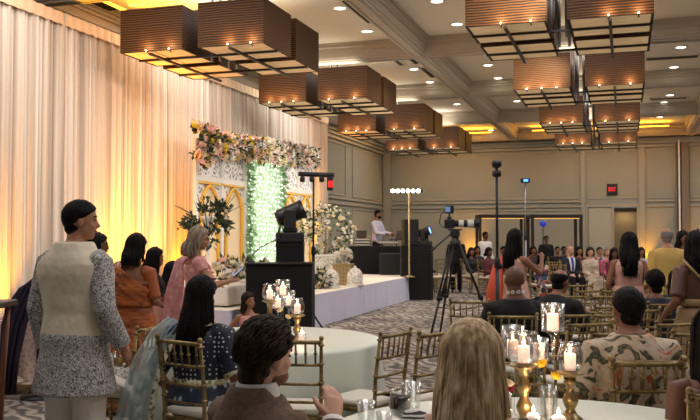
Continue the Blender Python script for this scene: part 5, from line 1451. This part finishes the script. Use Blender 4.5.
person('seated boy with short black hair in a navy jacket, left of the tan sari', 655, 8.2, -6, 1.55, 'm', 'skin_brown', pose='sit', hair=('thick',), vox=.012, clothes=(
    dict(n='jacket', kind='top', m='navy_suit', hem=-.1, top=.52, sleeve='full', off=.02), dict(n='trousers', kind='trousers', m='navy_suit')))
chair(655, 8.18, -6, 'gold chair under the boy in the navy jacket')
person('seated woman with long black hair leaning left, between the boy and the tan sari', 671, 9.0, 6, 1.50, 'f', 'skin_brown', pose='sit', lean=6, side=8, head=(-10, 8, 4), hair=('long', .34, 1.15, 44), vox=.012, clothes=(
    dict(n='dress_top', kind='top', m='navy_suit', hem=-.1, top=.48, sleeve='cap'), dict(n='dress_skirt', kind='skirt', m='navy_suit')))
chair(671, 8.98, 6, 'gold chair under the black haired woman by the boy')
zE = 3.75
b = person('bare armed woman at the right edge of the near table, mostly out of frame', 712, zE, 4, 1.58, 'f', 'skin_dark', pose='sit', hair=('long', .3, 1.1, 40), vox=.009, fat=1.15, L_=(.04, .08, -.46), clothes=(
    dict(n='dress_top', kind='top', m='brown_satin', hem=-.1, top=.44, sleeve=None), dict(n='dress_skirt', kind='skirt', m='brown_satin')))
chair(714, zE - .1, 4, 'gold chair under the bare armed woman at the right edge')

# ---------------------------------------------------------------- far row facing us
def far(label, px, z, face, H, sex, skin, top, bottom, pose='sit', hair=('short',), hm='hair_black', bot='trousers', seatchair=True, **k):
    x = dict(n='skirt', kind='skirt', m=bottom, wide=.26) if bot == 'skirt' else dict(n='trousers', kind='trousers', m=bottom)
    b = person(label, px, z, face, H, sex, skin, pose=pose, hair=hair, hairmat=hm, vox=.018, features=True, clothes=(dict(n='top', kind='top', m=top, hem=-.1, sleeve=k.pop('sleeve', 'full'), top=.5), x), **k)
    if pose == 'sit' and seatchair: chair(px, z + .0, face, 'gold chair under the ' + ' '.join(label.replace('seated ', '', 1).split()[:12]))
    return b
LAP = dict(R_=(-.07, .30, -.34), L_=(-.07, .30, -.34))
far('standing man in a white shirt before the left dark frame', 485, 26.0, 150, 1.68, 'm', 'skin_dark', 'white_shirt', 'black_suit', pose='stand', head=(-14, 0, 0))
far('seated woman in a pale dress left of the maroon dress', 471, 23.0, 150, 1.58, 'f', 'skin_brown', 'black_dress', 'cream_dress', hair=('long', .25, 1.1, 30), bot='skirt', **LAP)
far('seated woman in a maroon top and cream trousers with curly hair', 488.5, 22.2, 140, 1.60, 'f', 'skin_dark', 'maroon', 'cream_dress', hair=('bob', .12, 1.2, 30), legs=.12, shoes='white', **LAP)
far('seated man in a dark suit left of the tallest pole', 503, 22.8, 165, 1.68, 'm', 'skin_brown', 'black_suit', 'black_suit', **LAP)
b = far('seated grey haired man in a dark suit and blue tie', 570, 21.4, 172, 1.74, 'm', 'skin_pale', 'navy_suit', 'black_suit', hair=('bald',), hm='hair_grey', **LAP)
def front_strip(b, name, m, w, out, z0=.16, z1=.50):
    bm = NB(); path = []
    for i in range(7):
        t = z0 + (z1 - z0) * i / 6; q = [r for r in b.T if r[0] <= t][-1]; n_ = [r for r in b.T if r[0] > t][0]; f = (t - q[0]) / (n_[0] - q[0])
        c_, _, ay = b.sec(t, *[q[j] + (n_[j] - q[j]) * f for j in (1, 2, 3)], off=.014 + out); path.append((c_ + ay, Vector((1, 0, 0))))
    ribbon(bm, path, [w * (.55 + .45 * i / 6) for i in range(7)], 4, 0, 1); obj(name, bm, m, b.root, solid=.008)
front_strip(b, 'shirt_front', MT['white_shirt'], .17, .012)
front_strip(b, 'tie', plain('royal blue tie', (40, 70, 170), .5), .07, .022)
far('seated woman in a cream flowered dress beside the man in the blue tie', 590, 21.2, 176, 1.64, 'f', 'skin_pale', 'cream_dress', 'cream_dress', hair=('bob', .12, 1.25, 30), hm='hair_brown', bot='skirt', **LAP)
far('seated woman in a pink top right of the cream flowered dress', 607, 21.4, 180, 1.62, 'f', 'skin_pale', 'hot_pink', 'black_suit', hair=('bob', .1, 1.1, 30), hm='hair_ash', **LAP)
far('standing person in black before the right dark frame', 546, 27.0, 175, 1.56, 'm', 'skin_dark', 'black_suit', 'black_suit', pose='stand')
far('seated person in a red and blue print behind the clapping woman', 541, 19.0, 170, 1.45, 'f', 'skin_brown', 'mixed', 'mixed', hair=('long', .25, 1.1, 30), bot='skirt', **LAP)
for px, z, sx, top, lab in ((557, 24.6, 'm', 'black_suit', 'seated man in black at the back, left of the blue tie'), (563.5, 25.2, 'm', 'navy_suit', 'seated man in navy at the back, left of the blue tie'), (579, 23.6, 'f', 'maroon', 'seated woman in maroon behind the blue tie and cream dress'), (599, 23.4, 'm', 'mixed', 'seated guest in a printed shirt behind the cream dress'), (614, 23.2, 'm', 'yellow_suit', 'seated man in yellow at the back by the long haired woman in peach'), (533, 24.0, 'f', 'black_dress', 'seated woman in black behind the clapping woman'), (641, 22.0, 'f', 'lavender_shirt', 'seated woman in lavender beyond the dusty peach gown'), (477, 24.8, 'f', 'black_dress', 'seated woman in black at the back left of the white shirt'), (613.5, 20.2, 'f', 'maroon', 'seated woman in maroon left of the dusty peach gown')):
    far(lab, px, z, 172, 1.62, sx, random.choice(['skin_brown', 'skin_dark', 'skin_tan']), top, 'black_suit', hair=('short',) if sx == 'm' else ('long', .25, 1.1, 30), **LAP)
far('standing person in dark clothes behind the camera tripod', 456, 23.5, 190, 1.62, 'm', 'skin_brown', 'black_suit', 'black_suit', pose='stand')
# DJ
b = far('disc jockey with a beard in a pale lavender shirt behind the black table', 377, 23.4, 120, 1.72, 'm', 'skin_brown', 'lavender_shirt', 'black_suit', pose='stand', head=(-10, 8, 0), base=.55, R_=(-.02, .36, -.30), L_=(-.02, .36, -.30))
bm = NB(); ball(bm, b.hp(0, .036, -.066), (.060, .068, .055), 14, 10, b.HR); obj('beard', bm, MT['hair_black'], b.root)

# ================================================================ TABLES
MT['sage'] = plain('pale sage tablecloth', (196, 204, 188), .6, bump=(3, .5, (1, 1, .4), .06))
MT['glossysage'] = plain('pale sage satin', (220, 225, 211), .42, bump=(3, .25, (1, 1, .4), .05))
def round_table(px, z, r, label, clabel):
    p = G(px, z); t = thing('round_table', label, 'table', (p.x, p.y, 0))
    bm = NB(); lathe(bm, [(0, .72), (r - .01, .72), (r - .01, .748), (0, .748)], n=48); obj('tabletop', bm, plain('plywood top', (150, 120, 84), .7), t)
    for k in range(4):
        a = PI / 4 + k * PI / 2; bm = NB(); tube(bm, [(math.cos(a) * r * .55, math.sin(a) * r * .55, 0), (math.cos(a) * r * .55, math.sin(a) * r * .55, .72)], .016, 8); obj('leg', bm, MT['steel'], t)
    bm = NB(); f = lambda a, q: 0 if q < .45 else (.045 * math.sin(a * 11) + .03 * math.sin(a * 17 + 1) + .02 * math.sin(a * 5)) * (q - .45) * 1.6
    lathe(bm, [(0, .754), (r * .5, .754), (r - .02, .754), (r + .004, .748), (r + .012, .73), (r + .014, .6), (r + .03, .4), (r + .05, .2), (r + .07, .01)], n=160, wav=f)
    bm.faces.ensure_lookup_table()
    for fc in [x for x in bm.faces if len(x.verts) > 8]: bm.faces.remove(fc)
    c = obj('tablecloth', bm, MT['glossysage']); c.location = (p.x, p.y, .002); tag(c, clabel, 'tablecloth')
    return p
pn = round_table(551, 3.30, .93, 'nearest round table under sage satin', 'sage satin cloth on the nearest round table')
pf = round_table(264, 6.6, .90, 'round table beyond the man in the brown suit', 'sage satin cloth on the round table beyond the man in brown')
TT = .758
# empty gold chairs round the far table
chair(299, 5.42, 8, 'empty gold chair at the far round table right behind the man in brown')
chair(366, 5.7, -55, 'empty gold chair right of the far round table, left of a pair')
chair(408, 5.75, -48, 'empty gold chair right of the far round table, right of a pair')
chair(470, 8.5, 10, 'empty gold chair under the tripod, left of the bald man in black')
chair(563, 4.28, 176, 'empty gold chair on the far side of the near table, left of the tropical shirt')
chair(664, 4.10, 178, 'empty gold chair on the far side of the near table, behind the tropical shirt')
# rows for the audience
rows_ = [(11.2, (570, 643, 690)), (10.1, (577, 602, 684)), (9.2, (560, 598)), (7.9, (602,)), (7.5, (624,)), (7.1, (566, 597)), (6.4, (572, 656, 694)), (5.8, (604, 680))]
rng = random.Random(4)
for z, pxs in rows_:
    for px in pxs:
        chair(px, z, -12 + rng.uniform(-7, 7), 'empty gold chair among the audience rows beyond the tropical shirt', 'empty gold chairs in the audience rows')
for px, z in ((436, 22.5), (446, 23.2), (431, 24)):
    chair(px, z, 150, 'empty gold chair far off between the DJ and the camera tripod', 'far gold chairs by the DJ')
for px, z in ((552, 20.5), (556, 18.5)): chair(px, z, -160, 'empty gold chair far off left of the man in the blue tie', 'far gold chairs left of the blue tie')

# ---------------------------------------------------------------- candle holders
def candle_cup(root, z, r, h, bulb=False, c=(0, 0)):
    bm = NB()
    if bulb: prof = [(.0, z), (r * .62, z), (r * .95, z + h * .25), (r, z + h * .45), (r * .92, z + h * .7), (r * .76, z + h * .9), (r * .8, z + h)]
    else: prof = [(0, z), (r, z + .004), (r, z + h)]
    prof += [(q - .002, w) for q, w in reversed(prof[1:])]
    lathe(bm, prof, (c[0], c[1], 0), 24); obj('glass_cup', bm, MT['glass'], root)
    bm = NB(); lathe(bm, [(0, z + .008), (.024, z + .008), (.0245, z + .075), (.02, z + .078), (0, z + .074)], (c[0], c[1], 0), 18); ca = obj('candle', bm, MT['wax'], root)
    bm = NB(); lathe(bm, [(0, z + .078), (.005, z + .084), (.0065, z + .092), (.004, z + .102), (0, z + .112)], (c[0], c[1], 0), 10); obj('flame', bm, MT['flame'], ca)
    light('POINT', 'candle_light', root.location + Vector((c[0], c[1], z + .10)), .9, (255, 196, 150), .012)
def holder(px, zc, h, kind, label, r=.055, ch=.13, base=TT):
    p = G(px, zc); t = thing('candle_holder', label, 'candle holder', (p.x, p.y, base))
    if kind == 'gold':
        bm = NB(); lathe(bm, [(0, 0), (.052, 0), (.052, .012), (.03, .03), (.018, .05), (.028, .07), (.034, .09), (.026, .11), (.016, .13), (.02, .15), (.03, .165), (.022, .19), (.018, h * .8), (.024, h - .02), (.056, h - .008), (.058, h), (0, h)], n=24); obj('stem', bm, MT['goldmetal'], t)
    elif kind == 'clear':
        bm = NB(); lathe(bm, [(0, 0), (.045, 0), (.045, .006), (.008, .02), (.006, h * .5), (.008, h - .02), (.03, h), (0, h)], n=20); obj('stem', bm, MT['glass'], t)
    candle_cup(t, h, r, ch, kind == 'gold', )
    return t
zt3 = 3.55
holder(523, 3.52, .262, 'gold', 'turned brass candle holder with a bulbous glass on the near table, left one', .068, .135)
holder(512, 3.72, .262, 'clear', 'clear stemmed candle glass behind the left brass holder', .05, .14)
holder(552, 3.62, .385, 'clear', 'tallest clear stemmed candle glass on the near table', .05, .12)
holder(538, 3.78, .24, 'clear', 'short clear stemmed candle glass between the brass holders', .045, .10)
holder(569, 3.66, .21, 'gold', 'turned brass candle holder with a bulbous glass on the near table, right one', .055, .125)
for px, z, lab in ((532, 3.44, 'small glass votive candle at the foot of the left brass holder'), (557, 3.40, 'small glass votive candle at the foot of the right brass holder')):
    p = G(px, z); t = thing('votive_candle', lab, 'candle', (p.x, p.y, TT)); candle_cup(t, .0, .034, .07)
MT['stemgreen'] = plain('green stem', (60, 84, 44), .6)
def vase(px, zc, label, flabels, mats, h=.23, r=.036, base=TT, spread=.05):
    p = G(px, zc); t = thing('glass_vase', label, 'vase', (p.x, p.y, base))
    bm = NB(); lathe(bm, [(0, 0), (r, 0), (r, h), (r - .003, h), (r - .003, .012), (0, .012)], n=24); obj('body', bm, MT['glass'], t)
    for i, (fl, mt) in enumerate(zip(flabels, mats)):
        a = i * 2.4 + .5; q = Vector((math.cos(a) * spread, math.sin(a) * spread, h + .03 + .05 * (i % 2)))
        f = thing('rose', fl, 'flower', Vector((p.x, p.y, base)) + Vector((0, 0, .0)))
        bm = NB(); petal_rose(bm, q, .027, Vector((math.cos(a) * .5, math.sin(a) * .5 - .3, 1)), 3); obj('bloom', bm, MT[mt], f)
        bm = NB(); tube(bm, [(math.cos(a) * .012, math.sin(a) * .012, .015), (math.cos(a) * .02, math.sin(a) * .02, h * .6), q], .003, 6)
        leaf(bm, q * .75, (math.cos(a), math.sin(a), .4), .05, .012); obj('stem', bm, MT['stemgreen'], f)
vase(548, 3.55, 'slim clear vase with yellow roses among the candle holders', ['yellow rose in the near table vase, higher bloom', 'yellow rose in the near table vase, lower bloom'], ['petal_yellow', 'petal_yellow'], .17, .034, spread=.026)
vase(503, 3.40, 'slim clear vase with a cream rose beside the blonde woman', ['cream rose beside the blonde woman'], ['petal_cream'], .17, .03, spread=.012)
p = G(505, 3.75); t = thing('red_flower', 'red flower by the left brass candle holder', 'flower', (p.x, p.y, TT)); bm = NB(); petal_rose(bm, (0, 0, .1), .045, Vector((0, -.5, 1))); obj('bloom', bm, plain('red petals', (190, 40, 44), .6), t)
bm = NB(); tube(bm, [(0, 0, 0), (0, 0, .1)], .005, 6); obj('stem', bm, MT['stemgreen'], t)
# far table centrepiece
for px, zc, h, kind, r, lab in ((270, 6.5, .30, 'gold', .06, 'brass candle holder on the far round table, left one'), (283, 6.55, .33, 'clear', .055, 'tallest clear candle glass on the far round table'), (278, 6.7, .22, 'clear', .05, 'short clear candle glass on the far round table, left of a pair'), (289, 6.75, .235, 'clear', .05, 'short clear candle glass on the far round table, right of a pair'), (297.5, 6.4, .20, 'gold', .055, 'brass candle holder on the far round table, right one')):
    holder(px, zc, h, kind, lab, r, .125)
vase(284, 6.45, 'slim clear vase of cream flowers on the far round table', ['cream flower in the far table vase, right bloom', 'cream flower in the far table vase, left bloom'], ['petal_cream', 'petal_cream'], .14, .03, spread=.03)
p = G(302, 6.3); t = thing('votive_candle', 'small votive candle by the right brass holder on the far table', 'candle', (p.x, p.y, TT)); candle_cup(t, .0, .034, .07)

# glasses by the blonde woman
def on_table(px, z): p = G(px, z); return Vector((p.x, p.y, TT))
tumbler(on_table(366, 3.62), 'clear tumbler at the left edge of the near table', .040, .095)
tumbler(on_table(407, 4.02), 'clear tumbler behind the wine glass, left of two', .032, .11)
tumbler(on_table(413.5, 3.92), 'clear tumbler behind the wine glass, right of two', .034, .12)
tumbler(on_table(384, 3.50), 'short clear tumbler between the wine glass and the table edge', .034, .07)
wg = thing('wine_glass', 'stemmed glass of red wine left of the blonde woman', 'glass', on_table(400, 3.27))
bm = NB(); lathe(bm, [(0, 0), (.036, 0), (.036, .003), (.006, .012), (.004, .075), (.012, .085), (.036, .11), (.043, .14), (.040, .185), (.037, .205), (.035, .205), (.038, .18), (.041, .14), (.034, .112), (.0, .09)], n=24); obj('bowl', bm, MT['glass'], wg)
bm = NB(); lathe(bm, [(0, .092), (.033, .113), (.0395, .14), (.0375, .178), (0, .178)], n=22); obj('wine', bm, plain('red wine', (34, 6, 12), .1), wg)
p = on_table(392, 3.55); nk_ = thing('napkin', 'crumpled white napkin beside the wine glass', 'napkin', p); bm = NB(); lathe(bm, [(.055, 0), (.06, .01), (.045, .03), (.02, .045), (0, .035)], n=22, wav=lambda a, q: .15 * math.sin(a * 5) + .08 * math.sin(a * 9 + 1)); obj('cloth', bm, MT['whitecloth'], nk_)

# red and white flowers lying on a chair in the audience
t = bush('bouquet', 'red and white bouquet lying on a chair in the audience rows', 'bouquet', Vector((*G(567, 7.1).xy, .56)), blob_pts(24, .14, .12, .07), ['petal_white', 'petal_pink'], .05, 'leafdark', 60, .12, .05, 24)

# ================================================================ LEFT EDGE
p = G(27, 8.6)
MT['lace'] = tex('blush lace cloth', [(.3, (196, 160, 148)), (.6, (222, 192, 178))], 'voronoi', 30, rough=.85)
t = thing('side_table', 'small square side table by the curtain', 'table', (p.x, p.y, 0), YAW)
bm = NB(); box(bm, (0, 0, .70), (.62, .62, .03)); obj('tabletop', bm, MT['darkwood'], t, smooth=False)
for sx in (-1, 1):
    for sy in (-1, 1): bm = NB(); box(bm, (sx * .26, sy * .26, .34), (.04, .04, .68)); obj('leg', bm, MT['darkwood'], t, smooth=False)
bm = NB(); rr = .345; ring0 = []; rings = []
N = 80
def sq(a, r): q = max(abs(math.cos(a)), abs(math.sin(a))); return Vector((math.cos(a) / q * r, math.sin(a) / q * r, 0))
for zz, f, wv in ((.725, .5, 0), (.725, .98, 0), (.715, 1.0, 0), (.55, 1.03, .02), (.35, 1.07, .05), (.14, 1.12, .08)):
    rings.append([bm.verts.new(sq(2 * PI * j / N, rr * f * (1 + wv * math.sin(j / N * 2 * PI * 9))) + Vector((0, 0, zz - (.10 * abs(math.sin(2 * PI * j / N * 2)) if zz < .2 else 0) + (.1 if zz < .2 else 0)))) for j in range(N)])
for r0, r1 in zip(rings, rings[1:]):
    for j in range(N): bm.faces.new((r0[j], r0[(j + 1) % N], r1[(j + 1) % N], r1[j]))
bm.faces.new(rings[0])
o = obj('tablecloth', bm, MT['lace']); o.location = (p.x, p.y, .004); o.rotation_euler.z = YAW; tag(o, 'blush lace cloth over the small side table by the curtain', 'tablecloth')
MT['plum'] = plain('dark plum cloth', (30, 16, 40), .7, bump=(5, .5, (1, 1, .3), .05))
p = G(22, 8.15)
t = thing('draped_stand', 'dark plum cloth hung over a slim stand beside the lace covered table', 'drape', (p.x, p.y, 0), YAW)
bm = NB(); tube(bm, [(.16, .02, 0), (.16, .02, 1.12)], .015, 8); lathe(bm, [(.16, 0), (.16, .02), (0, .03)], (.16, .02, 0), 18); obj('stand', bm, MT['black'], t)
bm = NB(); path = [(Vector((.17, 0, 1.16)), Vector((1, 0, .5))), (Vector((.10, -.03, 1.08)), Vector((1, .2, .3))), (Vector((.02, -.04, .92)), Vector((1, .2, .2))), (Vector((-.05, -.05, .7)), Vector((1, .2, 0))), (Vector((-.09, -.05, .4)), Vector((1, .2, 0))), (Vector((-.12, -.05, .05)), Vector((1, .2, 0)))]
ribbon(bm, path, [.10, .22, .27, .22, .17, .16], 14, .03, 4); obj('cloth', bm, MT['plum'], t, solid=.02)
p = G(28, 8.35); t = thing('violet_lamp', 'small violet starburst lamp on the lace covered table', 'lamp', (p.x, p.y, .745))
p2 = G(26, 8.5); t.location = (p2.x, p2.y, .73)
bm = NB(); lathe(bm, [(0, 0), (.04, 0), (.03, .03), (.01, .05), (0, .05)], n=14); obj('base', bm, MT['black'], t)
bm = NB()
for i in range(26):
    v = Vector((random.gauss(0, 1), random.gauss(0, 1), random.gauss(0, 1))).normalized(); tube(bm, [Vector((0, 0, .11)), Vector((0, 0, .11)) + v * .09], [.006, .002], 4)
obj('starburst', bm, plain('violet light', (120, 90, 255), .3, emit=(110, 70, 255), es=5), t)
p = G(-12, 5.3)
t = thing('bar_cart', 'dark wooden cart with a black wheel at the left edge', 'cart', (p.x, p.y, 0), YAW)
zt_ = HT(302, 5.3)
bm = NB(); box(bm, (-.02, 0, zt_ - .02), (.24, .5, .04)); obj('top', bm, plain('dark cart wood', (36, 26, 22), .4), t, smooth=False, bevel=.01)
for sy in (-1, 1):
    bm = NB(); tube(bm, [(.05, sy * .2, zt_ - .04), (.02, sy * .2, .6), (.01, sy * .2, .35), (.08, sy * .2, .0)], [.02, .018, .02, .016], 8); obj('leg', bm, plain('brown cart leg', (120, 70, 40), .5), t)
bm = NB(); pts = [(.0, -.27 , .33 + 0) for _ in range(1)]
wheel = [(Vector((-.04 + .12 * math.cos(q) * 1.0, -.26, .46 + .18 * math.sin(q)))) for q in [2 * PI * j / 28 for j in range(29)]]
tube(bm, wheel, .018, 8); w_ = obj('wheel', bm, MT['black'], t)
bm = NB()
for j in range(6): a = j * PI / 3; tube(bm, [(-.04, -.26, .46), (-.04 + .11 * math.cos(a), -.26, .46 + .17 * math.sin(a))], .006, 5)
obj('spokes', bm, MT['steel'], w_)
bm = NB(); lathe(bm, [(0, 0), (.03, 0), (.035, .05), (.02, .07), (0, .07)], n=16); o = obj('bar_dish', bm, MT['steel']); o.location = Vector((p.x + .03, p.y - .1, zt_)); tag(o, 'small steel dish on the dark cart at the left edge', 'dish')
